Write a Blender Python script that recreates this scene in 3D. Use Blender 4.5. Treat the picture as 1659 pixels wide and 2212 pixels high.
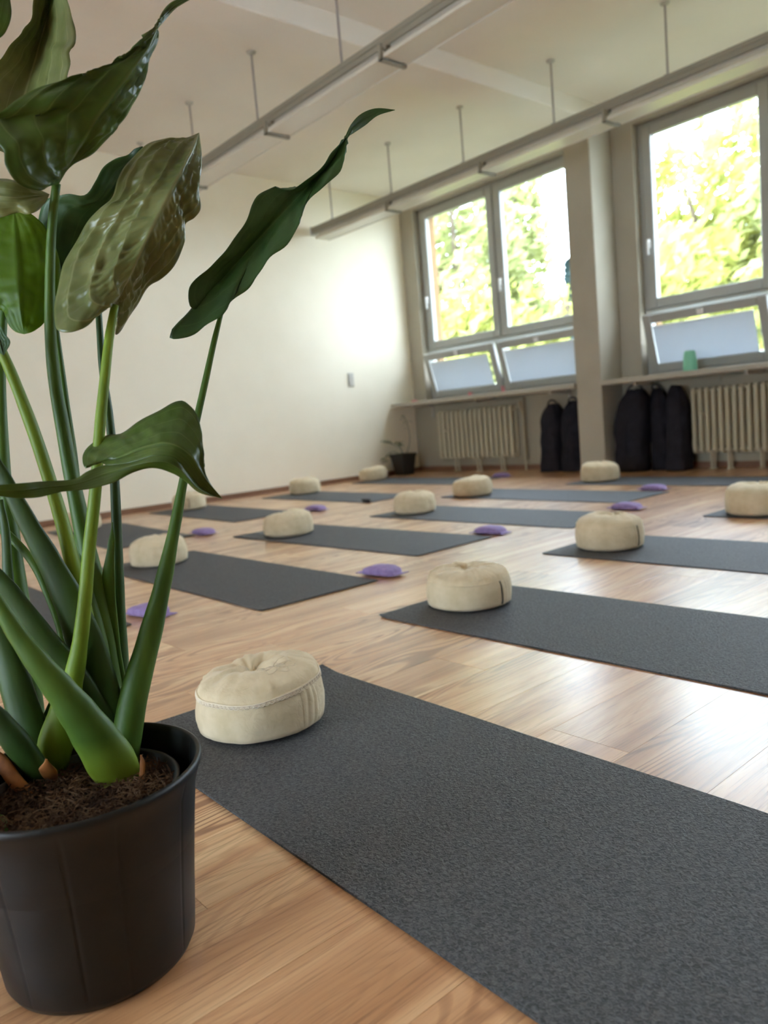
import bpy, bmesh, math, random
from mathutils import Vector, Matrix, noise
for o in list(bpy.data.objects): bpy.data.objects.remove(o)
random.seed(7)
SC = bpy.context.scene
COL = SC.collection
R_ = math.radians

# ------------------------------------------------------------ camera (calibrated: 26 mm phone lens, 0.71 m above the floor)
CAMZ = 0.7086; PITCH = R_(6.741); ROLL = R_(5.0235); YAW = R_(49.9765); FPX = 1657.7; PW, PH = 1659.0, 2212.0
FW = Vector((-math.sin(YAW)*math.cos(PITCH), math.cos(YAW)*math.cos(PITCH), -math.sin(PITCH)))
_r = Vector((math.cos(YAW), math.sin(YAW), 0)); _d = FW.cross(_r)
RT = math.cos(ROLL)*_r + math.sin(ROLL)*_d
DN = -math.sin(ROLL)*_r + math.cos(ROLL)*_d
CP = Vector((0, 0, CAMZ))
cam = bpy.data.cameras.new('camera'); camo = bpy.data.objects.new('camera', cam); COL.objects.link(camo)
camo.matrix_world = Matrix.Translation(CP) @ Matrix((RT, -DN, -FW)).transposed().to_4x4()
cam.sensor_fit = 'HORIZONTAL'; cam.sensor_width = 36.0; cam.lens = 36.0*FPX/PW
cam.clip_start = 0.02; cam.clip_end = 300
cam.dof.use_dof = True; cam.dof.focus_distance = 1.36; cam.dof.aperture_fstop = 5.0
SC.camera = camo

# ------------------------------------------------------------ sky, sun, exposure
w = bpy.data.worlds.new('sky'); SC.world = w; w.use_nodes = True
bg = w.node_tree.nodes['Background']; bg.inputs[0].default_value = (0.71, 0.83, 1.0, 1); bg.inputs[1].default_value = 15.0
sun = bpy.data.lights.new('sun', 'SUN'); sun.energy = 6; sun.angle = R_(1.0); sun.color = (1, .95, .82)
suno = bpy.data.objects.new('sun', sun); COL.objects.link(suno)
suno.rotation_euler = Vector((0.35, 0.75, -0.75)).to_track_quat('-Z', 'Y').to_euler()
vs = SC.view_settings; vs.view_transform = 'Standard'; vs.look = 'None'; vs.gamma = 1; vs.use_curve_mapping = False
vs.exposure = 0.46
SC.cycles.max_bounces = 14; SC.cycles.diffuse_bounces = 8; SC.cycles.transparent_max_bounces = 16; SC.cycles.use_denoising = True
SC.cycles.sample_clamp_indirect = 12

# ------------------------------------------------------------ materials
def mat(name, col, rough=.6, spec=.5, metal=0):
    m = bpy.data.materials.new(name); m.use_nodes = True
    b = m.node_tree.nodes['Principled BSDF']
    b.inputs['Base Color'].default_value = (*col, 1); b.inputs['Roughness'].default_value = rough
    b.inputs['Specular IOR Level'].default_value = spec; b.inputs['Metallic'].default_value = metal
    return m
def N(m, t, **k):
    n = m.node_tree.nodes.new(t)
    for a, v in k.items():
        if a in n.inputs: n.inputs[a].default_value = v
        else: setattr(n, a, v)
    return n
def L(m, a, b): m.node_tree.links.new(a, b)
def ramp(m, stops):
    r = N(m, 'ShaderNodeValToRGB'); e = r.color_ramp.elements
    while len(e) < len(stops): e.new(.5)
    for i, (p, c) in enumerate(stops): e[i].position = p; e[i].color = (*c, 1)
    return r
def noisy(m, scale, c0, c1, bump=0, bscale=None, dist=.001, map3=None, detail=4, lo=.3, hi=.7):
    b = m.node_tree.nodes['Principled BSDF']
    tc = N(m, 'ShaderNodeTexCoord'); src = tc.outputs['Object']
    if map3:
        mp = N(m, 'ShaderNodeMapping'); mp.inputs['Scale'].default_value = map3; L(m, src, mp.inputs[0]); src = mp.outputs[0]
    n = N(m, 'ShaderNodeTexNoise', Scale=scale, Detail=detail); L(m, src, n.inputs['Vector'])
    r = ramp(m, [(lo, c0), (hi, c1)]); L(m, n.outputs['Fac'], r.inputs[0]); L(m, r.outputs[0], b.inputs['Base Color'])
    if bump:
        n2 = N(m, 'ShaderNodeTexNoise', Scale=bscale or scale, Detail=3); L(m, src, n2.inputs['Vector'])
        bp = N(m, 'ShaderNodeBump', Strength=bump, Distance=dist); L(m, n2.outputs['Fac'], bp.inputs['Height']); L(m, bp.outputs[0], b.inputs['Normal'])
    return m
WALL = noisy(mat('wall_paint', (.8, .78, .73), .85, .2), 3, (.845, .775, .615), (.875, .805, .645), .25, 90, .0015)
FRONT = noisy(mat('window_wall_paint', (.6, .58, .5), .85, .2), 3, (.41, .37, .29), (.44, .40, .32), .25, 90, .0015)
DIMW = noisy(mat('sand_wall_paint', (.45, .4, .33), .85, .2), 3, (.42, .36, .28), (.46, .40, .31), .25, 90, .0015)
CEIL = noisy(mat('ceiling_paint', (.8, .78, .74), .9, .2), 2, (.81, .755, .675), (.84, .785, .705), .2, 60, .0015)
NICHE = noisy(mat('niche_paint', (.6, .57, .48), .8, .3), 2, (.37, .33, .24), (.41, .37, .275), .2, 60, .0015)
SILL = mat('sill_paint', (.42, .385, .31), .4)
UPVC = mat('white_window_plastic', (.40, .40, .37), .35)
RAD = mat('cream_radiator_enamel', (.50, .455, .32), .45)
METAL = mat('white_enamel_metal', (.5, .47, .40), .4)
RODM = mat('grey_rod_metal', (.34, .30, .28), .45)
RAILM = mat('beige_rail_metal', (.30, .275, .21), .45)
DIFF = mat('reflector_white', (.70, .67, .57), .3)
HANDLE = mat('handle_white', (.9, .9, .9), .25)
ORANGE = noisy(mat('orange_plaster', (.75, .42, .20), .9), 20, (.22, .125, .05), (.25, .145, .065), .3, 90)
BASEB = noisy(mat('brown_baseboard', (.2, .1, .05), .45), 6, (.16, .075, .04), (.27, .14, .08), map3=(1, 1, 20))
POT = noisy(mat('dark_grey_plastic_pot', (.012, .012, .011), .42, .35), 30, (.0065, .0067, .0064), (.010, .0100, .0095), .15, 300, .0004)
INPOT = mat('black_nursery_plastic', (.012, .012, .012), .45)
BAG = noisy(mat('black_bag_cloth', (.014, .013, .018), .85, .2), 12, (.010, .009, .013), (.020, .018, .025), .4, 14, .01)
BLACK = mat('black_square_pot_plastic', (.012, .012, .012), .5)
PURP = noisy(mat('purple_cotton', (.38, .26, .6), .75, .2), 60, (.24, .17, .34), (.32, .235, .44), .5, 45, .003)
PINK = mat('pink_paper', (.75, .28, .30), .8)
MINT = mat('mint_green_plastic', (.25, .62, .42), .5)
LATEX = mat('dark_slit_zip', (.05, .045, .035), .8)
TAPE = mat('cream_lace_thread', (.82, .72, .56), .9, .2)
EMB = mat('cream_embroidery_thread', (.66, .56, .40), .7, .3)
GRD = noisy(mat('outside_lawn', (.1, .1, .05), .95), 1.5, (.07, .09, .04), (.11, .12, .06))
BARK = noisy(mat('tree_bark', (.12, .08, .05), .9), 5, (.08, .06, .04), (.17, .13, .09))
SOIL = noisy(mat('potting_soil', (.03, .015, .008), .95, .2), 60, (.012, .006, .004), (.06, .03, .018), .9, 110, .006)
FIBRE = noisy(mat('soil_fibre', (.12, .07, .04), .9, .2), 20, (.03, .015, .008), (.16, .095, .05))
HUSK = noisy(mat('orange_brown_dry_sheath', (.45, .15, .03), .6), 25, (.14, .045, .015), (.46, .17, .03), .5, 60, .002)

def glass_mat():
    m = bpy.data.materials.new('clear_window_glass'); m.use_nodes = True; nt = m.node_tree
    nt.nodes.clear(); o = N(m, 'ShaderNodeOutputMaterial'); t = N(m, 'ShaderNodeBsdfTransparent'); g = N(m, 'ShaderNodeBsdfGlossy', Roughness=.02)
    t.inputs[0].default_value = (.93, .95, .94, 1)
    f = N(m, 'ShaderNodeFresnel', IOR=1.45); x = N(m, 'ShaderNodeMixShader')
    ge = N(m, 'ShaderNodeNewGeometry'); sb = N(m, 'ShaderNodeMath', operation='SUBTRACT'); sb.inputs[0].default_value = 1; L(m, ge.outputs['Backfacing'], sb.inputs[1]); mm = N(m, 'ShaderNodeMath', operation='MULTIPLY'); L(m, sb.outputs[0], mm.inputs[0]); L(m, f.outputs[0], mm.inputs[1])
    L(m, mm.outputs[0], x.inputs[0]); L(m, t.outputs[0], x.inputs[1]); L(m, g.outputs[0], x.inputs[2]); L(m, x.outputs[0], o.inputs[0]); return m
GLASS = glass_mat()
def translucent(name, col, tcol, fac, rough=.5):
    m = mat(name, col, rough); nt = m.node_tree; b = nt.nodes['Principled BSDF']; o = nt.nodes['Material Output']
    t = N(m, 'ShaderNodeBsdfTranslucent'); t.inputs[0].default_value = (*tcol, 1)
    x = N(m, 'ShaderNodeMixShader'); x.inputs[0].default_value = fac
    L(m, b.outputs[0], x.inputs[1]); L(m, t.outputs[0], x.inputs[2]); L(m, x.outputs[0], o.inputs[0]); return m
BLIND = translucent('pale_blue_grey_pleated_blind', (.62, .66, .70), (.40, .45, .52), .09, .8)
TREE = translucent('sunlit_tree_leaves', (.34, .35, .085), (.36, .38, .10), .35, .6)
TREE2 = translucent('bluish_conifer_leaves', (.055, .10, .10), (.03, .06, .05), .15, .7)
TREE3 = translucent('pale_tree_leaves', (.32, .34, .14), (.33, .36, .13), .35, .6)

def wood_mat():
    m = mat('oak_laminate', (.4, .25, .15), .36, .5); b = m.node_tree.nodes['Principled BSDF']; b.inputs['Coat Weight'].default_value = .9; b.inputs['Coat Roughness'].default_value = .27
    tc = N(m, 'ShaderNodeTexCoord'); oi = N(m, 'ShaderNodeObjectInfo')
    cmb = N(m, 'ShaderNodeCombineXYZ')
    mu = N(m, 'ShaderNodeMath', operation='MULTIPLY'); mu.inputs[1].default_value = 31.7; L(m, oi.outputs['Random'], mu.inputs[0])
    L(m, mu.outputs[0], cmb.inputs[0]); L(m, mu.outputs[0], cmb.inputs[2])
    ad = N(m, 'ShaderNodeVectorMath', operation='ADD'); L(m, tc.outputs['Object'], ad.inputs[0]); L(m, cmb.outputs[0], ad.inputs[1])
    mp = N(m, 'ShaderNodeMapping'); mp.inputs['Scale'].default_value = (1, .13, 1); L(m, ad.outputs[0], mp.inputs[0])
    n1 = N(m, 'ShaderNodeTexNoise', Scale=5.0, Detail=2.0, Roughness=.4, Distortion=.5); L(m, mp.outputs[0], n1.inputs['Vector'])
    ml = N(m, 'ShaderNodeMath', operation='MULTIPLY'); ml.inputs[1].default_value = 150; L(m, n1.outputs['Fac'], ml.inputs[0])
    sn = N(m, 'ShaderNodeMath', operation='SINE'); L(m, ml.outputs[0], sn.inputs[0])
    mr = N(m, 'ShaderNodeMapRange'); mr.inputs['From Min'].default_value = -1; L(m, sn.outputs[0], mr.inputs['Value'])
    mp2 = N(m, 'ShaderNodeMapping'); mp2.inputs['Scale'].default_value = (210, 5, 1); L(m, ad.outputs[0], mp2.inputs[0])
    n2 = N(m, 'ShaderNodeTexNoise', Scale=1, Detail=4, Roughness=.7); L(m, mp2.outputs[0], n2.inputs['Vector'])
    mp3 = N(m, 'ShaderNodeMapping'); mp3.inputs['Scale'].default_value = (14, 1.0, 1); L(m, ad.outputs[0], mp3.inputs[0])
    n3 = N(m, 'ShaderNodeTexNoise', Scale=1, Detail=2); L(m, mp3.outputs[0], n3.inputs['Vector'])
    base = ramp(m, [(.25, (.45, .205, .082)), (.5, (.64, .35, .165)), (.75, (.79, .52, .275))]); L(m, n3.outputs['Fac'], base.inputs[0])
    # strip blocks within one board differ in tone
    rr = ramp(m, [(.0, (.40, .27, .19)), (.22, (.66, .56, .49)), (.42, (1, 1, 1))]); L(m, mr.outputs[0], rr.inputs[0])
    mx = N(m, 'ShaderNodeMix', data_type='RGBA', blend_type='MULTIPLY'); L(m, base.outputs[0], mx.inputs[6]); L(m, rr.outputs[0], mx.inputs[7])
    nf = N(m, 'ShaderNodeTexNoise', Scale=2.2, Detail=1); L(m, mp.outputs[0], nf.inputs['Vector'])
    fr = ramp(m, [(.40, (.12, .12, .12)), (.64, (.9, .9, .9))]); L(m, nf.outputs['Fac'], fr.inputs[0]); L(m, fr.outputs[0], mx.inputs[0])
    mx2 = N(m, 'ShaderNodeMix', data_type='RGBA', blend_type='MULTIPLY'); mx2.inputs[0].default_value = .75
    r2 = ramp(m, [(.30, (.50, .42, .34)), (.50, (1, 1, 1))]); L(m, n2.outputs['Fac'], r2.inputs[0]); L(m, mx.outputs[2], mx2.inputs[6]); L(m, r2.outputs[0], mx2.inputs[7])
    hs = N(m, 'ShaderNodeHueSaturation'); m1 = N(m, 'ShaderNodeMapRange'); m1.inputs['To Min'].default_value = .9; m1.inputs['To Max'].default_value = 1.1
    L(m, oi.outputs['Random'], m1.inputs['Value']); L(m, m1.outputs[0], hs.inputs['Value']); L(m, mx2.outputs[2], hs.inputs['Color']); L(m, hs.outputs[0], b.inputs['Base Color'])
    bp = N(m, 'ShaderNodeBump', Strength=.35, Distance=.0006); L(m, n2.outputs['Fac'], bp.inputs['Height']); L(m, bp.outputs[0], b.inputs['Normal'])
    return m
WOOD = wood_mat()

def mat_mat():
    m = mat('charcoal_yoga_mat_rubber', (.035, .036, .038), .62, .38); b = m.node_tree.nodes['Principled BSDF']
    tc = N(m, 'ShaderNodeTexCoord')
    v = N(m, 'ShaderNodeTexNoise', Scale=165, Detail=2, Roughness=.5, Distortion=.9); L(m, tc.outputs['Object'], v.inputs['Vector'])
    r = ramp(m, [(.35, (.030, .031, .033)), (.68, (.105, .106, .108))]); L(m, v.outputs['Fac'], r.inputs[0]); L(m, r.outputs[0], b.inputs['Base Color'])
    bp = N(m, 'ShaderNodeBump', Strength=1.0, Distance=.0036); L(m, v.outputs['Fac'], bp.inputs['Height']); L(m, bp.outputs[0], b.inputs['Normal'])
    return m
MATM = mat_mat()

def cloth_mat():
    m = mat('cream_cotton', (.66, .58, .43), .92, .15); b = m.node_tree.nodes['Principled BSDF']
    tc = N(m, 'ShaderNodeTexCoord')
    n = N(m, 'ShaderNodeTexNoise', Scale=22, Detail=3); L(m, tc.outputs['Object'], n.inputs['Vector'])
    r = ramp(m, [(.3, (.60, .485, .30)), (.7, (.71, .59, .40))]); L(m, n.outputs['Fac'], r.inputs[0]); L(m, r.outputs[0], b.inputs['Base Color'])
    n2 = N(m, 'ShaderNodeTexNoise', Scale=700, Detail=2); L(m, tc.outputs['Object'], n2.inputs['Vector'])
    n3 = N(m, 'ShaderNodeTexNoise', Scale=38, Detail=3, Distortion=1.2); L(m, tc.outputs['Object'], n3.inputs['Vector'])
    b1 = N(m, 'ShaderNodeBump', Strength=.35, Distance=.0006); L(m, n2.outputs['Fac'], b1.inputs['Height'])
    b2 = N(m, 'ShaderNodeBump', Strength=.35, Distance=.005); L(m, n3.outputs['Fac'], b2.inputs['Height']); L(m, b1.outputs[0], b2.inputs['Normal']); L(m, b2.outputs[0], b.inputs['Normal'])
    b.inputs['Sheen Weight'].default_value = .15
    return m
CLOTH = cloth_mat()

def leaf_mat(name, c_dark, c_light, vein, tr, fac, rough=.33, under=(.10, .13, .045)):
    m = mat(name, c_dark, rough, .5); nt = m.node_tree; b = nt.nodes['Principled BSDF']; o = nt.nodes['Material Output']
    uv = N(m, 'ShaderNodeUVMap'); sp = N(m, 'ShaderNodeSeparateXYZ'); L(m, uv.outputs[0], sp.inputs[0])   # u: -1..1 across -> 0..1, v: 0..1 along
    au = N(m, 'ShaderNodeMath', operation='MULTIPLY_ADD'); au.inputs[1].default_value = 2; au.inputs[2].default_value = -1; L(m, sp.outputs[0], au.inputs[0])
    ab = N(m, 'ShaderNodeMath', operation='ABSOLUTE'); L(m, au.outputs[0], ab.inputs[0])
    mid = N(m, 'ShaderNodeMapRange'); mid.inputs['From Min'].default_value = .008; mid.inputs['From Max'].default_value = .035; mid.inputs['To Min'].default_value = .8; mid.inputs['To Max'].default_value = 0; L(m, ab.outputs[0], mid.inputs['Value'])
    fv = N(m, 'ShaderNodeMath', operation='MULTIPLY'); fv.inputs[1].default_value = 3.6; L(m, ab.outputs[0], fv.inputs[0])
    sn = N(m, 'ShaderNodeMath', operation='PINGPONG'); sn.inputs[1].default_value = .5; L(m, fv.outputs[0], sn.inputs[0])
    lat = N(m, 'ShaderNodeMapRange'); lat.inputs['From Min'].default_value = .012; lat.inputs['From Max'].default_value = .045; lat.inputs['To Min'].default_value = .55; lat.inputs['To Max'].default_value = 0; L(m, sn.outputs[0], lat.inputs['Value'])
    mxv = N(m, 'ShaderNodeMath', operation='MAXIMUM'); L(m, mid.outputs[0], mxv.inputs[0]); L(m, lat.outputs[0], mxv.inputs[1])
    tc = N(m, 'ShaderNodeTexCoord'); n = N(m, 'ShaderNodeTexNoise', Scale=14, Detail=3); L(m, tc.outputs['Object'], n.inputs['Vector'])
    r = ramp(m, [(.3, c_dark), (.7, c_light)]); L(m, n.outputs['Fac'], r.inputs[0])
    geo = N(m, 'ShaderNodeNewGeometry')
    mu = N(m, 'ShaderNodeMix', data_type='RGBA'); L(m, geo.outputs['Backfacing'], mu.inputs[0]); L(m, r.outputs[0], mu.inputs[6]); L(m, r.outputs[0], mu.inputs[7])
    mx = N(m, 'ShaderNodeMix', data_type='RGBA'); L(m, mxv.outputs[0], mx.inputs[0]); L(m, mu.outputs[2], mx.inputs[6]); mx.inputs[7].default_value = (*vein, 1)
    L(m, mx.outputs[2], b.inputs['Base Color'])
    n2 = N(m, 'ShaderNodeTexNoise', Scale=120, Detail=3); L(m, tc.outputs['Object'], n2.inputs['Vector'])
    bp = N(m, 'ShaderNodeBump', Strength=.2, Distance=.0015); L(m, n2.outputs['Fac'], bp.inputs['Height']); L(m, bp.outputs[0], b.inputs['Normal'])
    t = N(m, 'ShaderNodeBsdfTranslucent'); t.inputs[0].default_value = (*tr, 1)
    x = N(m, 'ShaderNodeMixShader'); x.inputs[0].default_value = fac
    L(m, b.outputs[0], x.inputs[1]); L(m, t.outputs[0], x.inputs[2]); L(m, x.outputs[0], o.inputs[0]); return m
LEAF = leaf_mat('glossy_green_leaf', (.036, .074, .008), (.072, .125, .016), (.15, .21, .06), (.14, .26, .01), .22)
LEAFD = leaf_mat('dark_green_leaf', (.028, .080, .019), (.050, .125, .030), (.07, .15, .045), (.05, .14, .02), .18, .45)
LEAFU = leaf_mat('pale_leaf_underside', (.105, .130, .036), (.20, .22, .080), (.29, .31, .14), (.10, .19, .01), .15, .3)
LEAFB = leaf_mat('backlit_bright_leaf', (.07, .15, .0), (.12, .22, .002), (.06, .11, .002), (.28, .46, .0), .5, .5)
def stem_mat(name, c0, c1):
    m = noisy(mat(name, c0, .5, .35), 9, c0, c1, .25, 40, .001, map3=(3, 3, .6)); return m
STEML = stem_mat('light_green_stem', (.10, .17, .008), (.19, .29, .02))
STEMM = stem_mat('mid_green_stem', (.035, .085, .007), (.075, .15, .014))
STEMG = stem_mat('green_stem_turning_yellow_at_foot', (.035, .085, .007), (.075, .15, .014))
_b = STEMG.node_tree.nodes['Principled BSDF']; _src = _b.inputs['Base Color'].links[0].from_socket
_tc = N(STEMG, 'ShaderNodeTexCoord'); _sp = N(STEMG, 'ShaderNodeSeparateXYZ'); L(STEMG, _tc.outputs['Object'], _sp.inputs[0])
_mr = N(STEMG, 'ShaderNodeMapRange'); _mr.inputs['From Min'].default_value = .305; _mr.inputs['From Max'].default_value = .235; L(STEMG, _sp.outputs[2], _mr.inputs['Value'])
_mx = N(STEMG, 'ShaderNodeMix', data_type='RGBA'); L(STEMG, _mr.outputs[0], _mx.inputs[0]); L(STEMG, _src, _mx.inputs[6]); _mx.inputs[7].default_value = (.19, .27, .02, 1); L(STEMG, _mx.outputs[2], _b.inputs['Base Color'])
STEMD = stem_mat('dark_green_sheath', (.016, .042, .005), (.033, .078, .009))

# ------------------------------------------------------------ helpers
def tag(o, label=None, cat=None, group=None, kind=None):
    if label: o['label'] = label
    if cat: o['category'] = cat
    if group: o['group'] = group
    if kind: o['kind'] = kind
    return o
def empty(name, loc, rz=0):
    o = bpy.data.objects.new(name, None); COL.objects.link(o); o.location = loc; o.rotation_euler = (0, 0, rz); return o
def mk(name, verts, faces, m, parent=None, loc=None, smooth=False, rz=0):
    """verts are in the parent's frame (world when there is no parent); loc shifts the origin"""
    me = bpy.data.meshes.new(name)
    if loc is not None: lv = Vector(loc); verts = [Vector(v)-lv for v in verts]
    me.from_pydata([tuple(v) for v in verts], [], faces)
    if smooth: me.polygons.foreach_set('use_smooth', [True]*len(me.polygons))
    me.materials.append(m); me.update()
    o = bpy.data.objects.new(name, me); COL.objects.link(o)
    if loc is not None: o.location = loc
    if parent: o.parent = parent
    return o
class G:
    def __init__(s): s.v = []; s.f = []
    def add(s, v, f):
        n = len(s.v); s.v += [Vector(x) for x in v]; s.f += [tuple(i+n for i in q) for q in f]; return s
    def box(s, x0, x1, y0, y1, z0, z1, ch=0, M=None):
        if ch <= 0:
            v = [(x, y, z) for z in (z0, z1) for y in (y0, y1) for x in (x0, x1)]
            f = [(0, 2, 3, 1), (4, 5, 7, 6), (0, 1, 5, 4), (2, 6, 7, 3), (0, 4, 6, 2), (1, 3, 7, 5)]
        else:
            bm = bmesh.new(); bmesh.ops.create_cube(bm, size=1)
            for q in bm.verts: q.co = Vector(((x0+x1)/2+q.co.x*(x1-x0), (y0+y1)/2+q.co.y*(y1-y0), (z0+z1)/2+q.co.z*(z1-z0)))
            bmesh.ops.bevel(bm, geom=bm.edges[:], offset=ch, segments=1, affect='EDGES')
            bm.verts.index_update(); v = [q.co.copy() for q in bm.verts]; f = [tuple(q.index for q in k.verts) for k in bm.faces]; bm.free()
        if M: v = [M @ Vector(q) for q in v]
        return s.add(v, f)
    def tube(s, pts, rad, n=10, flat=1.0, cap=True, side=None):
        pts = [Vector(p) for p in pts]; k = len(pts)
        if not hasattr(rad, '__len__'): rad = [rad]*k
        v = []; f = []; ref = side
        for i, p in enumerate(pts):
            t = (pts[min(i+1, k-1)]-pts[max(i-1, 0)]).normalized()
            if ref is None: ref = Vector((0, 0, 1)) if abs(t.z) < .9 else Vector((1, 0, 0))
            a = (ref - t*ref.dot(t)).normalized(); b = t.cross(a); ref = a
            for j in range(n):
                an = 2*math.pi*j/n; v.append(p+rad[i]*(math.cos(an)*a+math.sin(an)*b*flat))
        for i in range(k-1):
            for j in range(n): f.append((i*n+j, i*n+(j+1) % n, (i+1)*n+(j+1) % n, (i+1)*n+j))
        if cap: f.append(tuple(range(n-1, -1, -1))); f.append(tuple((k-1)*n+j for j in range(n)))
        return s.add(v, f)
    def lathe(s, prof, n=48, c=(0, 0, 0)):
        c = Vector(c); v = []; f = []
        for r, z in prof:
            for j in range(n): an = 2*math.pi*j/n; v.append(c+Vector((r*math.cos(an), r*math.sin(an), z)))
        for i in range(len(prof)-1):
            for j in range(n): f.append((i*n+j, i*n+(j+1) % n, (i+1)*n+(j+1) % n, (i+1)*n+j))
        return s.add(v, f)
    def prism(s, poly, x0, x1):   # poly of (y,z) extruded along x
        n = len(poly); v = [(x0, y, z) for y, z in poly]+[(x1, y, z) for y, z in poly]
        f = [(i, (i+1) % n, n+(i+1) % n, n+i) for i in range(n)]+[tuple(range(n-1, -1, -1)), tuple(range(n, 2*n))]
        return s.add(v, f)
    def ob(s, name, m, parent=None, loc=None, smooth=False): return mk(name, s.v, s.f, m, parent, loc, smooth)
def cr(pts, n):
    """Catmull-Rom through pts, n samples evenly spaced by arc length"""
    pts = [Vector(p) for p in pts]; Q = [2*pts[0]-pts[1]]+pts+[2*pts[-1]-pts[-2]]; out = []
    for i in range(1, len(Q)-2):
        a, b, c, d = Q[i-1:i+3]
        for k in range(12):
            t = k/12; out.append(.5*((2*b)+(-a+c)*t+(2*a-5*b+4*c-d)*t*t+(-a+3*b-3*c+d)*t**3))
    out.append(Q[-2]); L_ = [0]
    for i in range(1, len(out)): L_.append(L_[-1]+(out[i]-out[i-1]).length)
    res = []; j = 0
    for k in range(n):
        s = L_[-1]*k/(n-1)
        while j < len(out)-2 and L_[j+1] < s: j += 1
        dl = L_[j+1]-L_[j]; res.append(out[j].lerp(out[j+1], 0 if dl < 1e-9 else min(1, (s-L_[j])/dl)))
    return res
def P(u, v, dep): return CP + dep*(FW + (u-PW/2)/FPX*RT + (v-PH/2)/FPX*DN)      # survey point: photo position and distance
def Pz(u, v, z):
    D = FW + (u-PW/2)/FPX*RT + (v-PH/2)/FPX*DN; return CP + D*((z-CAMZ)/D.z)
def Py(u, v, y):
    D = FW + (u-PW/2)/FPX*RT + (v-PH/2)/FPX*DN; return CP + D*(y/D.y)
def proj(p):
    q = Vector(p)-CP; z = q.dot(FW)
    return None if z < .05 else (PW/2+FPX*q.dot(RT)/z, PH/2+FPX*q.dot(DN)/z)
def copy_tree(o, parent=None):
    c = o.copy(); COL.objects.link(c); c.parent = parent
    for ch in list(o.children): copy_tree(ch, c)
    return c

# ------------------------------------------------------------ the room
XL, XR, YB, YW, ZC = -7.6, 5.6, -3.2, 7.08, 3.54
YO = 7.44     # outer face of the window wall
WZ0, WZ1 = .915, 3.34
# floor: boards laid towards the window wall
fl = empty('floor', (0, 0, 0)); tag(fl, kind='structure')
G().box(XL-.1, XR+.1, YB-.1, YW+.1, -.12, -.0085).ob('subfloor', mat('subfloor', (.2, .12, .07), .9), fl)
BW, BL = .193, 1.285
def plank_geo(w, l, g):
    e = .0005; z = 0; b = -.008
    x0, x1, y0, y1 = -w/2+.0002, w/2-.0002, -l/2+.0002, l/2-.0002
    v = [(x0, y0, b), (x1, y0, b), (x1, y1, b), (x0, y1, b), (x0, y0, z-e), (x1, y0, z-e), (x1, y1, z-e), (x0, y1, z-e), (x0+e, y0+e, z), (x1-e, y0+e, z), (x1-e, y1-e, z), (x0+e, y1-e, z)]
    f = [(0, 1, 5, 4), (1, 2, 6, 5), (2, 3, 7, 6), (3, 0, 4, 7), (4, 5, 9, 8), (5, 6, 10, 9), (6, 7, 11, 10), (7, 4, 8, 11), (8, 9, 10, 11)]
    return g.add([Vector(q) for q in v], f)
gp = G(); plank_geo(BW, BL, gp); me_full = bpy.data.meshes.new('plank'); me_full.from_pydata([tuple(q) for q in gp.v], [], gp.f); me_full.materials.append(WOOD)
cand = []; rest = G(); i = 0
x = XL
while x < XR-.01:
    w_ = min(BW, XR-x); off = [0, .43, .86, .2, .64, 1.05][i % 6]; y = YB-off
    while y < YW-.001:
        a, b = max(y, YB), min(y+BL, YW)
        if b-a > .02:
            best = 0; 
            pj = [proj((x+w_*s, a+(b-a)*t, 0)) for s in (0, .5, 1) for t in (0, .25, .5, .75, 1)]
            inside = [q for q in pj if q and -150 < q[0] < PW+150 and -50 < q[1] < PH+250]
            dist = (Vector((x+w_/2, (a+b)/2, 0))-CP).length
            cand.append((0 if inside else 1, dist, x, w_, a, b))
        y += BL
    x += BW; i += 1
cand.sort()
for k, (hid, dist, x, w_, a, b) in enumerate(cand):
    if hid or k >= 298:
        g = G(); plank_geo(w_, b-a, g); c = Vector((x+w_/2, (a+b)/2, 0)); rest.add([q+c for q in g.v], g.f); continue
    if abs(w_-BW) < .001 and abs(b-a-BL) < .001: o = bpy.data.objects.new('plank', me_full); COL.objects.link(o)
    else: g = G(); plank_geo(w_, b-a, g); o = g.ob('plank', WOOD)
    o.location = (x+w_/2, (a+b)/2, 0); o.parent = fl
tag(rest.ob('plank_field', WOOD, fl), kind='stuff')

# ceiling with its downstand beam
ce = empty('ceiling', (0, 0, ZC)); tag(ce, kind='structure')
G().box(XL-.1, XR+.1, YB-.1, YO, ZC, ZC+.2).ob('ceiling_slab', CEIL, ce).matrix_parent_inverse = ce.matrix_world.inverted()
ce.location = (0, 0, 0)
for xb in (-4.40, -1.26, 1.88, 5.02):
    G().box(xb-.31, xb, YB, YW, ZC-.158, ZC+.01, .006).ob('beam', CEIL, ce)
for c in ce.children: c.matrix_parent_inverse = Matrix()
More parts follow.
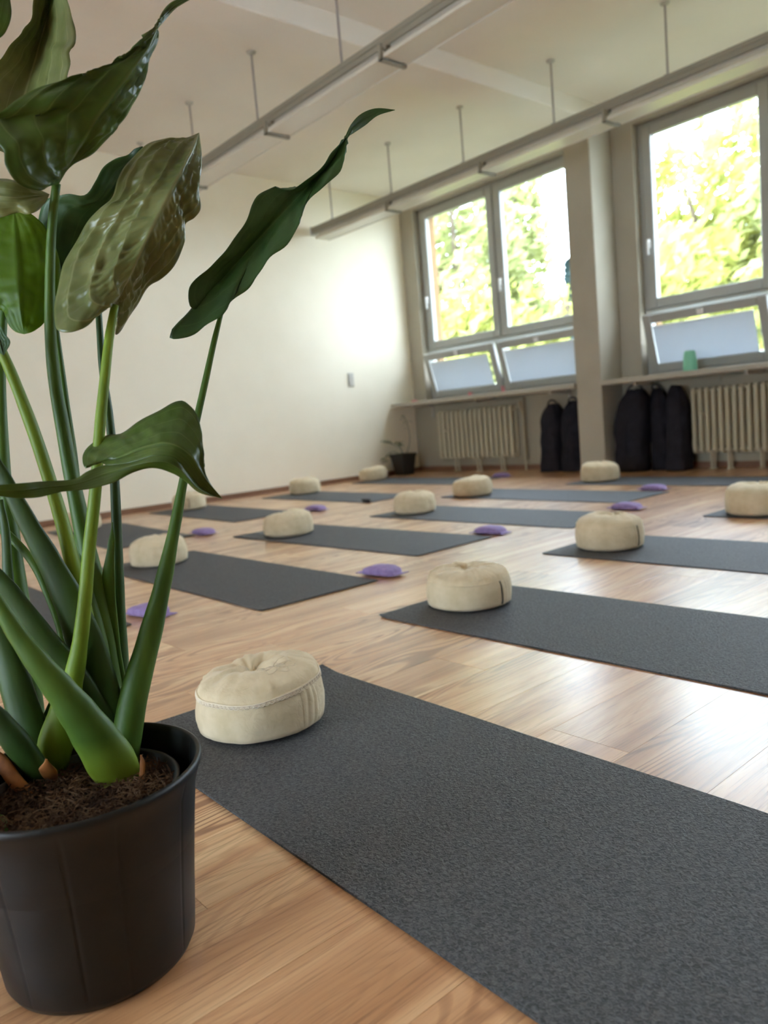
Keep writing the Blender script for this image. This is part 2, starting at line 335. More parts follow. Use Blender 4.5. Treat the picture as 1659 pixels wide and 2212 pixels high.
# walls
tag(G().box(XL-.2, XL, YB-.1, YO, -.12, ZC+.1).ob('wall_left', WALL), kind='structure')
tag(G().box(XR, XR+.2, YB-.1, YO, -.12, ZC+.1).ob('wall_right', DIMW), kind='structure')
g = G(); dx0, dx1, dz = -3.2, -.7, 2.2
g.box(XL-.2, dx0, YB-.2, YB, -.12, ZC+.1); g.box(dx1, XR+.2, YB-.2, YB, -.12, ZC+.1); g.box(dx0, dx1, YB-.2, YB, dz, ZC+.1); g.box(dx0, dx1, YB-.2, YB, -.12, .02)
tag(g.ob('wall_back', DIMW), kind='structure')
dr = empty('fill_door_1', (-2, YB-.05, 0)); tag(dr, kind='structure')  # glazed door behind the camera, added to let fill light onto the foreground
for k in range(4):
    g = G(); a = dx0+2+k*(dx1-dx0)/4; b = a+(dx1-dx0)/4
    for p0, p1, q0, q1 in ((a, a+.07, .02, dz), (b-.07, b, .02, dz), (a, b, .02, .14), (a, b, dz-.09, dz)): g.box(p0, p1, -.02, .03, q0, q1)
    d = mk('fill_door_leaf', g.v, g.f, UPVC, dr); g = G().box(a+.07, b-.07, .004, .006, .14, dz-.09); mk('fill_door_pane', g.v, g.f, GLASS, d)
tag(G().box(XL, XL+.014, YB, YW, 0, .055, .003).ob('baseboard_left', BASEB), kind='structure')
tag(G().box(XL, XR, YW-.014, YW, 0, .06, .003).ob('baseboard_front', BASEB), kind='structure')
# window wall, pierced by three openings
OPEN = [(-7.36, -4.82), (-4.22, -1.68), (-1.08, 1.46), (2.06, 4.60)]
wf = empty('wall_front', (0, 0, 0)); tag(wf, kind='structure')
g = G(); xs = XL
for a, b in OPEN:
    g.box(xs, a, YW, YO-.10, WZ0-.05, ZC); xs = b
g.box(xs, XR, YW, YO-.10, WZ0-.05, ZC)
for a, b in OPEN: g.box(a, b, YW, YO-.10, WZ1, ZC)
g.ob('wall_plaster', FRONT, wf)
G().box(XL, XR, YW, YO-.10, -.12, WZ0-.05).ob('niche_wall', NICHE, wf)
g = G(); xs = XL-.2
for a, b in OPEN: g.box(xs, a+.03, YO-.10, YO, -.4, ZC+.2); xs = b-.03
g.box(xs, XR+.2, YO-.10, YO, -.4, ZC+.2)
for a, b in OPEN: g.box(a, b, YO-.10, YO, WZ1-.03, ZC+.2); g.box(a, b, YO-.10, YO, -.4, WZ0-.03)
g.ob('outer_wall', ORANGE, wf)
for xp in (-4.75, -1.61, 1.53, 4.67):
    G().box(xp, xp+.30, 6.70, YW, 0, ZC, .006).ob('pillar', FRONT, wf)
# access panels / pipe boxing in the niche
G().box(-4.16, -3.42, YW-.012, YW, .80, .86).ob('niche_rail', NICHE, wf)
# sill shelf, between the pillars
for n_, (a, b) in enumerate([(XL, -4.75), (-4.45, -1.61), (-1.31, 1.53), (1.83, 4.67)]):
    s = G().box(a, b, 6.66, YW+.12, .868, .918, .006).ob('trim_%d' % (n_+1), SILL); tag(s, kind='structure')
    g = G()
    for xb in (a+.35, (a+b)/2, b-.35): g.box(xb-.012, xb+.012, 6.72, YW, .835, .868); g.box(xb-.012, xb+.012, YW-.02, YW, .70, .84)
    g.ob('shelf_bracket', METAL, s)

# ------------------------------------------------------------ windows
YF = 7.18
def frame_ring(g, x0, x1, z0, z1, w_, y0, y1, ch=.005, M=None):
    g.box(x0, x0+w_, y0, y1, z0, z1, ch, M); g.box(x1-w_, x1, y0, y1, z0, z1, ch, M)
    g.box(x0+w_, x1-w_, y0, y1, z0, z0+w_, ch, M); g.box(x0+w_, x1-w_, y0, y1, z1-w_, z1, ch, M)
def build_window(idx, a, b):
    wn = empty('window_%d' % idx, ((a+b)/2, YF, WZ0)); tag(wn, kind='structure'); inv = Matrix.Translation((-(a+b)/2, -YF, -WZ0))
    def put(g, name, m, par=wn, smooth=False):
        return mk(name, [inv @ q for q in g.v] if par is wn else g.v, g.f, m, par, None, smooth)
    g = G(); frame_ring(g, a, b, WZ0, WZ1, .065, YF, YF+.075)
    g.box(a+.06, b-.06, YF-.005, YF+.075, 1.515, 1.60, .005)                # transom
    xm = (a+b)/2; g.box(xm-.035, xm+.035, YF, YF+.075, WZ0+.06, WZ1-.06, .005)   # mullion
    g.box(a+.02, b-.02, YF-.035, YF+.0, 1.535, 1.565, .006)                 # drip ledge
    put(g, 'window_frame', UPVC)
    for k, (p, q) in enumerate(((a+.045, xm-.012), (xm+.012, b-.045))):
        g = G(); frame_ring(g, p, q, 1.575, WZ1-.03, .10, YF-.022, YF+.05, .008)
        s = put(g, 'casement_sash', UPVC)
        g = G().box(p+.1, q-.1, YF+.012, YF+.018, 1.675, WZ1-.13); put(G().add([inv @ v for v in g.v], g.f), 'glass_pane', GLASS, s)
        hx = p+.05 if k == 0 or True else q-.05
        g = G().box(hx-.014, hx+.014, YF-.034, YF-.022, 2.16, 2.25, .004); g.box(hx-.010, hx+.010, YF-.062, YF-.034, 2.215, 2.24, .004); g.box(hx-.012, hx+.012, YF-.07, YF-.055, 2.09, 2.24, .005)
        put(G().add([inv @ v for v in g.v], g.f), 'window_handle', HANDLE, s)
        # bottom hung hopper, tilted into the room
        z0, z1 = WZ0+.045, 1.535; hy = YF+.02
        M = Matrix.Translation((0, hy, z0)) @ Matrix.Rotation(R_(15), 4, 'X') @ Matrix.Translation((0, -hy, -z0))
        g = G(); frame_ring(g, p+.01, q-.01, z0, z1, .085, YF-.022, YF+.04, .008, M)
        s = put(g, 'hopper_sash', UPVC)
        g = G().box(p+.09, q-.09, YF+.012, YF+.018, z0+.08, z1-.08, 0, M); put(G().add([inv @ v for v in g.v], g.f), 'glass_pane', GLASS, s)
        # pleated blind on the hopper
        g = G(); n = 26; bx0, bx1 = p+.10, q-.135; bz0, bz1 = z0+.085, z1-.125; vv = []
        for i in range(n*2+1):
            z = bz0+(bz1-bz0)*i/(n*2); y = YF-.006-(.006 if i % 2 else 0); vv += [(bx0, y, z), (bx1, y, z)]
        ff = [(2*i, 2*i+1, 2*i+3, 2*i+2) for i in range(n*2)]
        g.add([M @ Vector(v) for v in vv], ff); put(G().add([inv @ v for v in g.v], g.f), 'pleated_blind', BLIND, s)
        g = G().box(bx0, bx1, YF-.018, YF-.002, bz1, bz1+.012, .002, M); g.box((p+q)/2-.03, (p+q)/2+.03, YF-.04, YF-.02, z1-.07, z1-.02, .004, M)
        put(G().add([inv @ v for v in g.v], g.f), 'blind_rail', HANDLE, s)
    g = G().box(a, b, YF+.07, YO+.06, WZ0-.05, WZ0-.02); put(g, 'outer_sill', METAL)
for i, (a, b) in enumerate(OPEN): build_window(i+1, a, b)

# ------------------------------------------------------------ suspended light tracks
def light_track(y, x1, x0, rods, joint0, label):
    t = empty('light_track', ((x0+x1)/2, y, 3.03)); tag(t, label, 'ceiling light', 'suspended fluorescent light tracks')
    inv = Vector(((x0+x1)/2, y, 3.03))
    def put(g, name, m, par=t): return mk(name, [q-inv for q in g.v], g.f, m, par)
    g = G(); g.prism([(y-.038, 3.03), (y+.038, 3.03), (y+.038, 3.00), (y+.031, 2.995), (y+.031, 2.965), (y+.045, 2.955), (y-.045, 2.955), (y-.031, 2.965), (y-.031, 2.995), (y-.038, 3.00)], x0, x1)
    put(g, 'rail', RAILM)
    put(G().box(x0-.012, x0, y-.05, y+.05, 2.945, 3.04, .003), 'end_cap', RODM)
    for xr in rods:
        g = G().tube([(xr, y, ZC), (xr, y, 3.03)], .0085, 8); r = put(g, 'suspension_rod', RODM)
        g = G().lathe([(0, ZC-.002), (.035, ZC-.004), (.028, ZC-.016), (.010, ZC-.022)], 16, (xr, y, 0)); put(g, 'ceiling_cap', METAL, r)
        g = G().box(xr-.02, xr+.02, y-.022, y+.022, 3.03, 3.044, .002); put(g, 'rail_clamp', RODM, r)
    xj = joint0; pl = 1.30
    while xj-pl > x0-.35:
        a, b = max(xj-pl+.02, x0+.02), xj-.02
        # luminaire: gear tray, hollow reflector trough, tube
        g = G(); g.prism([(y-.03, 2.955), (y+.03, 2.955), (y+.036, 2.925), (y-.036, 2.925)], a, b); put(g, 'gear_tray', METAL)
        g = G(); th = .003
        o_ = [(y-.102, 2.862), (y-.098, 2.885), (y-.05, 2.925), (y+.05, 2.925), (y+.098, 2.885), (y+.102, 2.862)]
        i_ = [(y+.102-th, 2.862), (y+.098-th, 2.884), (y+.05-th, 2.921), (y-.05+th, 2.921), (y-.098+th, 2.884), (y-.102+th, 2.862)]
        g.prism(o_+i_, a, b); rf = put(g, 'reflector', DIFF)
        g = G().box(a, b, y-.095, y+.095, 2.868, 2.871); put(g, 'diffuser', DIFF, rf)
        g = G().tube([(a+.03, y, 2.90), (b-.03, y, 2.90)], .013, 10); put(g, 'fluorescent_tube', HANDLE, rf)
        g = G().box(b, b+.028, y-.106, y+.106, 2.852, 2.868, .002); g.box(b, b+.028, y-.106, y-.09, 2.852, 2.95, .002); g.box(b, b+.028, y+.09, y+.106, 2.852, 2.90, .002); g.box(b, b+.028, y-.06, y+.06, 2.925, 2.95, .002); put(g, 'joint_bracket', RAILM)
        xj -= pl
    return t
light_track(3.42, 2.9, -7.5, [1.05, .02, -1.01, -2.04, -3.07, -4.10, -5.15, -6.17, -7.2], -3.61+1.3*4, 'long unlit fluorescent light track hanging over the middle of the room')
light_track(5.63, 2.9, -7.53, [1.1, .07, -.96, -1.99, -3.04, -4.06, -5.10, -6.13, -7.16], -3.52+1.3*4, 'long unlit fluorescent light track hanging in front of the windows')

# ------------------------------------------------------------ radiators
def radiator(x0, n, pitch, z0, z1, y0, y1, label, feet):
    r = empty('radiator', (x0, y0, 0)); tag(r, label, 'radiator', 'cream ribbed radiators under the sill')
    g = G(); wv = pitch*.62; pr = []
    zt, zb = z1, z0; yc = (y0+y1)/2
    g.box(0, wv, 0, .034, .012, z1-z0-.012, .009); g.box(0, wv, y1-y0-.034, y1-y0, .012, z1-z0-.012, .009)
    g.box(.004, wv-.004, .02, y1-y0-.02, 0, .06, .006); g.box(.004, wv-.004, .02, y1-y0-.02, z1-z0-.06, z1-z0, .006)
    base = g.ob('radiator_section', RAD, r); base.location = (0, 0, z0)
    for i in range(1, n):
        c = base.copy(); COL.objects.link(c); c.location = (i*pitch, 0, z0)
    W_ = n*pitch
    g = G().tube([(.01, .06, z0+.03), (W_-.03, .06, z0+.03)], .02, 10); g.tube([(.01, .06, z1-.03), (W_-.03, .06, z1-.03)], .02, 10); g.ob('header_pipe', RAD, r)
    for fx in feet:
        g = G().tube([(fx, .03, z0+.02), (fx, .03, 0)], .011, 8); g.tube([(fx, .09, z0+.02), (fx, .09, 0)], .011, 8); g.box(fx-.02, fx+.02, .0, .11, 0, .008); g.ob('foot', RAD, r)
    g = G().tube([(W_-.02, .06, z1-.03), (W_+.06, .06, z1-.03), (W_+.06, .10, z1-.1), (W_+.06, .10, 0)], .010, 8); g.lathe([(0, .0), (.02, .0), (.02, .05), (0, .05)], 12, (W_+.05, .06, z1-.02)); g.ob('supply_pipe', RAD, r)
    g = G().tube([(pitch*1.0+wv*.4, -.006, (z0+z1)/2+.06), (pitch*2+wv*.6, -.006, (z0+z1)/2+.06)], .012, 8); g.ob('bleed_clip', RAD, r)
    return r
radiator(-7.02, 16, .078, .16, .765, 6.90, 7.02, 'narrow cream radiator under the far left window', [.25, .62, 1.0])
radiator(-3.635, 26, .064, .15, .76, 6.90, 7.02, 'wide cream radiator right of the black bags by the pillar', [.17, .33, .62, 1.1, 1.5])
# niche cover panel behind the right radiator
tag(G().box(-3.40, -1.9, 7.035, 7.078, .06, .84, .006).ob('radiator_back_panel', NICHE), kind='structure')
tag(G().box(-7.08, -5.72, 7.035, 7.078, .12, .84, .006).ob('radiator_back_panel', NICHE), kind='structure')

# ------------------------------------------------------------ yoga mats
def yoga_mat(x0, y0, deg, label, curl=None, name='yoga_mat', W_=.61, Ln=1.83):
    nx, ny = 61, 21; th = .0045; v = []; rc = .012
    rnd = random.Random(int(abs(x0*100+y0*10)))
    ph = rnd.random()*6
    def h(x, y):
        z = .0007*(1+math.sin(x*9+ph)*math.sin(y*7+ph))
        e = min(x, Ln-x)
        if e < .06: z += .0016*(1-e/.06)**2
        if curl:
            cx, cy, r, hh = curl; d = math.hypot(x-cx, y-cy)
            if d < r: z += hh*(1-d/r)**2
        return z
    for top in (1, 0):
        for j in range(ny):
            for i in range(nx):
                x = Ln*i/(nx-1); y = W_*j/(ny-1)
                # rounded corners
                for cx, cy in ((rc, rc), (Ln-rc, rc), (rc, W_-rc), (Ln-rc, W_-rc)):
                    if (x < rc and cx == rc or x > Ln-rc and cx == Ln-rc) and (y < rc and cy == rc or y > W_-rc and cy == W_-rc):
                        d = Vector((x-cx, y-cy)); 
                        if d.length > rc: d = d.normalized()*rc; x, y = cx+d.x, cy+d.y
                v.append((x, y, h(x, y)+(th if top else .0002)))
    f = []
    for j in range(ny-1):
        for i in range(nx-1):
            a = j*nx+i; f.append((a, a+1, a+nx+1, a+nx)); b = a+nx*ny; f.append((b, b+nx, b+nx+1, b+1))
    n0 = nx*ny
    ring = list(range(nx))+[j*nx+nx-1 for j in range(1, ny)]+[(ny-1)*nx+i for i in range(nx-2, -1, -1)]+[j*nx for j in range(ny-2, 0, -1)]
    for k in range(len(ring)):
        a, b = ring[k], ring[(k+1) % len(ring)]; f.append((a, a+n0, b+n0, b))
    o = mk(name, v, f, MATM); o.location = (x0, y0, 0); o.rotation_euler = (0, 0, R_(deg))
    return tag(o, label, 'yoga mat', 'charcoal yoga mats laid out in rows')
MATS = {
 1: (-1.829, .634, -.63, 'charcoal yoga mat nearest the camera, right beside the big potted plant', (0, .61, .09, .012)),
 2: (-2.137, 1.722, 1.17, 'charcoal mat just beyond the nearest mat, under the cushion with dark side slit', (0, 0, .05, .006)),
 3: (-4.454, 1.538, -.34, 'greyish mat left of centre, purple pillow at its right corner, seen behind plant stems', None),
 4: (-4.721, 2.579, 1.61, 'mat right behind the one partly hidden by the plant, middle column', None),
 5: (-2.335, 2.933, 1.02, 'bluish grey mat at the right edge, third from the camera in the right column', None),
 6: (-2.18, 4.221, 0, 'mat mostly cut off at the right edge, in front of the wide radiator', None),
 7: (-4.485, 3.615, .39, 'mat in the middle column, its right end hidden by a round cushion', None),
 8: (-4.80, 4.69, -1.2, 'mat in the middle column, second from the window wall', None),
 9: (-4.19, 5.66, 0, 'mat closest to the pillar and the black bags', None),
 10: (-7.101, 4.274, -.78, 'mat in the far left column with a dark curled right corner', None),
 11: (-7.25, 5.62, -.6, 'mat in the far left corner beside the small black pot', None),
 12: (-7.331, 3.107, -1.98, 'mat along the white wall, seen right of the drooping leaf', None),
 13: (-6.99, 2.02, -4.0, 'mat against the white wall, mostly hidden behind the green stems', None),
 14: (-4.745, .505, 0, 'dark mat at the left edge behind the plant, with a purple pillow', None)}
for k, (x, y, d, lb, cu) in MATS.items(): yoga_mat(x, y, d, lb, cu)
# the dark curled-up corner of mat 10
tm = [o for o in COL.objects if o.get('label', '').startswith('mat in the far left column')][0]
g = G(); pts = []
for i in range(22):
    a = i/21*5.0; r = .017-.0018*a; pts.append((a, r))
v = []; 
for a, r in pts: 
    yy = .03+r*math.sin(a); zz = .022-r*math.cos(a)
    for xx in (1.74, 1.845): v.append((xx, yy-.02, zz)); v.append((xx, yy-.02, zz+.003))
f = [q for i in range(21) for q in ((4*i, 4*i+2, 4*i+6, 4*i+4), (4*i+1, 4*i+5, 4*i+7, 4*i+3), (4*i, 4*i+4, 4*i+5, 4*i+1), (4*i+2, 4*i+3, 4*i+7, 4*i+6))]
tag(mk('curled_corner', v, f, MATM, tm), 'dark rolled-up corner of the mat')

# ------------------------------------------------------------ meditation cushions
def cushion_mesh(R, H, seed, dent=(.02, .03), dd=.03, fold=0.2, na=144, tilt=0., lean=(0, 0), sh=.72, wr=1.0):
    prof = []; zs = H*sh
    def side(t):  # t 0..1 from floor to seam
        return R*(.90+.10*math.sin(math.pi*min(1, .12+t*.80))**.6), zs*t
    rows = [(0.0, .0), (R*.5, 0.0), (R*.80, .001), (R*.875, .004)]
    rows += [side(t) for t in (.10, .2, .3, .4, .5, .6, .7, .8, .88, .94, 1.0)]
    ns = len(rows)-1
    rs = rows[-1][0]
    nt = 22
    for k in range(1, nt+1):
        s = k/nt; rr = rs*(1-s); z = zs+.004+(H-zs)*(1-(1-s)**2.6)**.75*1.0
        rows.append((rr, z))
    sv = Vector((seed*7.13, seed*3.7, seed*1.9)); v = []; f = []
    for i, (r, z) in enumerate(rows):
        top = i > ns
        for j in range(na):
            a = 2*math.pi*j/na; c, s = math.cos(a), math.sin(a)
            low = noise.noise(Vector((c*1.3, s*1.3, 0))+sv)
            rr = r*(1+.03*low)
            if not top and i > 3:
                t = z/zs
                rr += .003*noise.noise(Vector((c*3, s*3, z*22))+sv) + .0012*noise.noise(Vector((c*9, s*9, z*60))+sv)
                zz = z*(1+.05*noise.noise(Vector((c*1.1, s*1.1, 3))+sv))
            elif top:
                q = 1-r/rs
                X, Y = rr*c, rr*s
                zz = z*(1+.05*noise.noise(Vector((c*1.1, s*1.1, 3))+sv)*(1-q))
                pk = math.exp(-q*7)                     # gathers at the seam
                zz += .0045*pk*abs(noise.noise(Vector((c*17, s*17, 5))+sv))*wr*2 - .001
                dv = Vector((X-dent[0], Y-dent[1])); dl = dv.length
                ang = math.atan2(dv.y, dv.x)
                zz -= dd*math.exp(-(dl/(R*.40))**2)*(1+.35*math.sin(3*ang+seed))
                zz += .008*noise.noise(Vector((math.cos(ang)*2.6, math.sin(ang)*2.6, dl*9))+sv)*math.exp(-(dl/(R*.6))**2)*wr*2
                zz += .006*noise.noise(Vector((X*20, Y*20, 1))+sv)*q
                zz += .0022*abs(noise.noise(Vector((X*55, Y*30, 7))+sv))*wr
                zz += .0028*noise.noise(Vector((math.cos(ang)*8, math.sin(ang)*8, dl*5))+sv)*math.exp(-(dl/(R*1.1))**2)*wr
                zz = max(zz, zs*.75)
            else: zz = z
            zz += (lean[0]*rr*c+lean[1]*rr*s)*min(1, z/zs)
            v.append((rr*c, rr*s, max(zz, 0)))
    for i in range(len(rows)-1):
        for j in range(na): f.append((i*na+j, i*na+(j+1) % na, (i+1)*na+(j+1) % na, (i+1)*na+j))
    me = bpy.data.meshes.new('cushion'); me.from_pydata(v, [], f); me.polygons.foreach_set('use_smooth', [True]*len(f)); me.materials.append(CLOTH)
    def at(ang, t, out=0.0):     # point on the side wall
        ri = 4+t*10; i0 = int(min(ri, 13)); fr = ri-i0; j = (ang/(2*math.pi)*na) % na; j0 = int(j); fj = j-j0
        def q(i, j): return Vector(v[i*na+j % na])
        p = q(i0, j0).lerp(q(i0, j0+1), fj).lerp(q(i0+1, j0).lerp(q(i0+1, j0+1), fj), fr)
        n = Vector((math.cos(ang), math.sin(ang), 0)); return p+n*out
    def topz(x, y):
        r = math.hypot(x, y); best = min((v[k] for k in range(15*na, len(v)-na)), key=lambda p: (p[0]-x)**2+(p[1]-y)**2); return best[2]
    return me, at, topz
def cushion(x, y, me, at, label, rot=0, fold=None, slit=False, piping=True, z=.0062, name='meditation_cushion'):
    c = empty(name, (x, y, z), rot); tag(c, label, 'cushion', 'round cream cushions on the mats')
    b = bpy.data.objects.new('cover', me); COL.objects.link(b); b.parent = c
    if piping:
        g = G(); n = 96; pts = [at(2*math.pi*k/n, 1.0, .0008) for k in range(n+1)]; g.tube(pts, .0017, 6, cap=False); g.ob('piping', CLOTH, c, smooth=True)
    if fold is not None:
        g = G()
        nt, nd = 16, 25; vv = []
        for a in range(nt+1):
            for b_ in range(nd):
                q = b_/(nd-1)*2-1; t = .02+.96*a/nt; vv.append(at(fold+q*.19+.015*math.sin(t*4), t, -.0006+.0042*(1-q*q)**.5*(.45+.55*abs(math.cos(q*4.2+.4*math.sin(t*6))))*min(1, min(t, 1-t)*7+.15)))
        g.add(vv, [(a*nd+b_, a*nd+b_+1, (a+1)*nd+b_+1, (a+1)*nd+b_) for a in range(nt) for b_ in range(nd-1)])
        g.ob('pleat', CLOTH, c, smooth=True)
        if slit:
            g = G(); pts = [at(fold-.06+.015*math.sin(t*4), t, .002) for t in [.05+i/12*.9 for i in range(13)]]; g.tube(pts, .003, 6); tag(g.ob('opening_slit', LATEX, c, smooth=True), 'dark slit in the side seam')
    return c
# nearest cushion, with lace and embroidery
me1, at1, tz1 = cushion_mesh(.156, .150, 3, dent=(-.050, .012), dd=.050, fold=R_(17), lean=(-.02, .09), sh=.735, wr=1.7)
c1 = cushion(-1.605, .905, me1, at1, 'cream cushion with scalloped lace trim on the nearest mat', 0, R_(17))
g = G(); nb = 160
vv = [at1(2*math.pi*k/nb, t, .0012) for k in range(nb) for t in (.985, .90)]
g.add(vv, [(2*k, 2*k+1, (2*k+3) % (2*nb), (2*k+2) % (2*nb)) for k in range(nb)]); n = 80
for k in range(n):
    a0 = 2*math.pi*k/n; aw = 2*math.pi/n
    g.tube([at1(a0+aw*(.5+.62*math.cos(t)), 1.0-.03-.12*max(0, math.sin(t)), .0022) for t in [math.pi*i/8 for i in range(9)]], .0011, 5, cap=False)
    g.tube([at1(a0+aw*(.5+.28*math.cos(t)), 1.0-.03-.07*max(0, math.sin(t)), .0022) for t in [math.pi*i/5 for i in range(6)]], .0007, 4, cap=False)
g.tube([at1(2*math.pi*k/120, .985, .0022) for k in range(121)], .0011, 5, cap=False)
g.tube([at1(2*math.pi*k/120, .90, .0022) for k in range(121)], .0006, 4, cap=False)
tag(g.ob('lace_trim', TAPE, c1, smooth=True), 'pale crocheted lace with scalloped lower edge')
g = G()      # embroidered flower on the top
for (cx, cy, ln, wd, ang) in ((.055, .015, .05, .014, .1), (.055, .015, .05, .014, 1.0), (.055, .015, .048, .014, -.8), (.055, .015, .045, .014, 1.9), (.055, .015, .045, .014, -1.7), (.055, .015, .03, .01, .5)):
    pts = []
    for i in range(17):
        t = 2*math.pi*i/16; lx = ln*(1-math.cos(t))/2; ly = wd*math.sin(t)
        X = cx+lx*math.cos(ang)-ly*math.sin(ang); Y = cy+lx*math.sin(ang)+ly*math.cos(ang)
        pts.append((X, Y, tz1(X, Y)+.0003))
    g.tube(pts, .0007, 4, cap=False)
tag(g.ob('embroidery', EMB, c1, smooth=True), 'tone-on-tone embroidered petals')
me2, at2, _ = cushion_mesh(.158, .145, 5, dent=(-.03, .03), dd=.036, lean=(-.03, .04), sh=.74, wr=1.6)
cushion(-1.967, 2.031, me2, at2, 'cream cushion with a dark side slit, on the second nearest mat', 0, R_(5), True)
mA, aA, _ = cushion_mesh(.162, .165, 8, dent=(-.04, .02), dd=.026, lean=(-.03, .02), sh=.72, na=96)
mB, aB, _ = cushion_mesh(.162, .165, 12, dent=(.0, .04), dd=.016, lean=(-.04, .03), sh=.74, na=96)
mC, aC, _ = cushion_mesh(.166, .160, 21, dent=(-.03, -.02), dd=.02, lean=(.04, .03), sh=.72, na=96)
protoA = cushion(-4.22, 1.816, mA, aA, 'cream cushion behind the green stems, on the mat with the sharp purple pillow', 0, R_(20))
protoB = cushion(-2.125, 3.201, mB, aB, 'large cream cushion right of centre, on the bluish mat at the right edge', 0, R_(0), True)
protoC = cushion(-4.367, 2.815, mC, aC, 'cream cushion tilted to the left, in the middle of the second mat column', 0, R_(30))
for pr, x, y, rot, sc, lb in (
 (protoB, -1.938, 4.396, 14, 1.06, 'cream cushion cut off by the right edge, in front of the wide radiator'),
 (protoA, -4.268, 3.89, -8, .98, 'cream cushion on the mat whose end the large right cushion hides'),
 (protoC, -4.569, 4.855, 6, 1.02, 'cream cushion between the narrow radiator and the middle mats'),
 (protoB, -4.022, 5.96, 40, 1.04, 'cream cushion at the foot of the pillar'),
 (protoA, -6.921, 4.725, 22, 1.04, 'cream cushion near the white wall, on the mat with a curled corner'),
 (protoC, -7.232, 5.956, 0, 1.04, 'cream cushion in the far corner beside the small black pot'),
 (protoB, -7.117, 3.449, -25, 1.04, 'cream cushion by the white wall, just behind the drooping leaf'),
 (protoA, -6.75, 2.25, 50, .98, 'cream cushion at the wall, half hidden behind green stems')):
    c = copy_tree(pr); c.location = (x, y, .0062); c.rotation_euler = (0, 0, R_(rot)); c.scale = (sc, sc, sc); c['label'] = lb

# ------------------------------------------------------------ lavender eye pillows
def pillow_mesh(seed):
    nu, nv = 34, 20; v = []; f = []; sv = Vector((seed, seed*2, 0))
    for i in range(nu+1):
        t = i/nu*2-1                     # along
        e = abs(t)
        wd = .054*(1-.42*max(0, (e-.5)/.3)**2 if e < .8 else .58+(e-.8)*2.2)
        hh = .020*(1-e**3)*(1 if e < .8 else .25)+.0022
        for j in range(nv):
            a = 2*math.pi*j/nv; c, s = math.cos(a), math.sin(a)
            y = wd*math.copysign(abs(c)**.5, c); z = hh*math.copysign(abs(s)**.6, s)
            z += .003*noise.noise(Vector((t*9, y*60, s))+sv)*(s > 0); y += .004*noise.noise(Vector((t*7, c, 2))+sv)
            v.append((t*.118, y, max(0, z+hh*.85) + (.006*max(0, e-.8)/.2 if seed % 2 else 0)))
    for i in range(nu):
        for j in range(nv): f.append((i*nv+j, i*nv+(j+1) % nv, (i+1)*nv+(j+1) % nv, (i+1)*nv+j))
    f.append(tuple(range(nv-1, -1, -1))); f.append(tuple(nu*nv+j for j in range(nv)))
    me = bpy.data.meshes.new('eye_pillow'); me.from_pydata(v, [], f); me.polygons.foreach_set('use_smooth', [True]*len(f)); me.materials.append(PURP); return me
pm = [pillow_mesh(1), pillow_mesh(2), pillow_mesh(3)]
for k, (u, v_, z, rot, lb) in enumerate((
 (808, 1247, .006, 8, 'purple eye pillow on the greyish mat left of centre, the sharpest one'),
 (1047, 1156, .006, 4, 'purple eye pillow in the open floor between centre mats, right of middle'),
 (1345, 1103, .006, 0, 'purple eye pillow right behind the large right cushion'),
 (1405, 1061, .006, -4, 'purple eye pillow in front of the black bags'),
 (1077, 1032, .006, 0, 'farthest purple eye pillow, below the narrow radiator'),
 (672, 1105, .006, 10, 'purple eye pillow peeking out behind the left-tilted cushion'),
 (427, 1157, .006, 6, 'purple eye pillow at the end of a mat, just below the drooping leaf'),
 (296, 1336, .006, 14, 'purple eye pillow between the green stems, on the left dark mat'))):
    p = Pz(u, v_, 0); o = bpy.data.objects.new('eye_pillow', pm[k % 3]); COL.objects.link(o)
    o.location = (p.x, p.y+.05, z); o.rotation_euler = (0, 0, R_(rot)); tag(o, lb, 'eye pillow', 'purple eye pillows on the mats')

# ------------------------------------------------------------ black bags under the sill
def bag(x, y, wd, dp, h, lean, label, tip=0, handle=True):
    b = empty('storage_bag', (x, y, 0)); tag(b, label, 'bag', 'tall black bags under the sill')
    n = 28; rows = 22; v = []; f = []; sv = Vector((x*5, y, 1))
    for i in range(rows+1):
        t = i/rows
        sh = 1-.05*t if t < .72 else (1-.036)*max(.05, math.cos((t-.72)/.28*1.40))**.55
        z = h*t
        for j in range(n):
            a = 2*math.pi*j/n; c, s = math.cos(a), math.sin(a)
            X = wd/2*math.copysign(abs(c)**.6, c)*sh; Y = dp/2*math.copysign(abs(s)**.6, s)*sh
            X += .02*noise.noise(Vector((c*2, s*2, t*5))+sv); Y += .02*noise.noise(Vector((c*2, s*2, t*5+9))+sv)
            v.append((X+lean*t*t+tip*max(0, t-.7), Y+.05*t, z+(.02*noise.noise(Vector((c*2, s*2, 4))+sv) if t > .7 else 0)))
    for i in range(rows):
        for j in range(n): f.append((i*n+j, i*n+(j+1) % n, (i+1)*n+(j+1) % n, (i+1)*n+j))
    f.append(tuple(range(n-1, -1, -1))); f.append(tuple(rows*n+j for j in range(n)))
    mk('bag_body', v, f, BAG, b, smooth=True)
    if handle:
        g = G(); g.tube(cr([(-wd*.25+lean, 0.03, h*.93), (-wd*.2+lean+tip*.3, .03, h*1.03), (lean+tip*.3, .03, h*1.06), (wd*.2+lean+tip*.3, .03, h*1.02), (wd*.25+lean, .03, h*.93)], 14), .010, 8, .5); g.ob('carry_strap', BAG, b, smooth=True)
        g = G(); g.tube([(lean*t*t, -dp/2*(1-.05*t)-.004+.05*t, h*t) for t in [.15+.05*i for i in range(12)]], .004, 6); g.ob('zip', BAG, b)
    return b
bag(-5.235, 6.90, .25, .26, .73, -.01, 'tall black bag left of the pillar, next to the narrow radiator', .03)
bag(-4.96, 6.90, .25, .26, .74, .0, 'tall black bag directly left of the pillar', -.02, True)
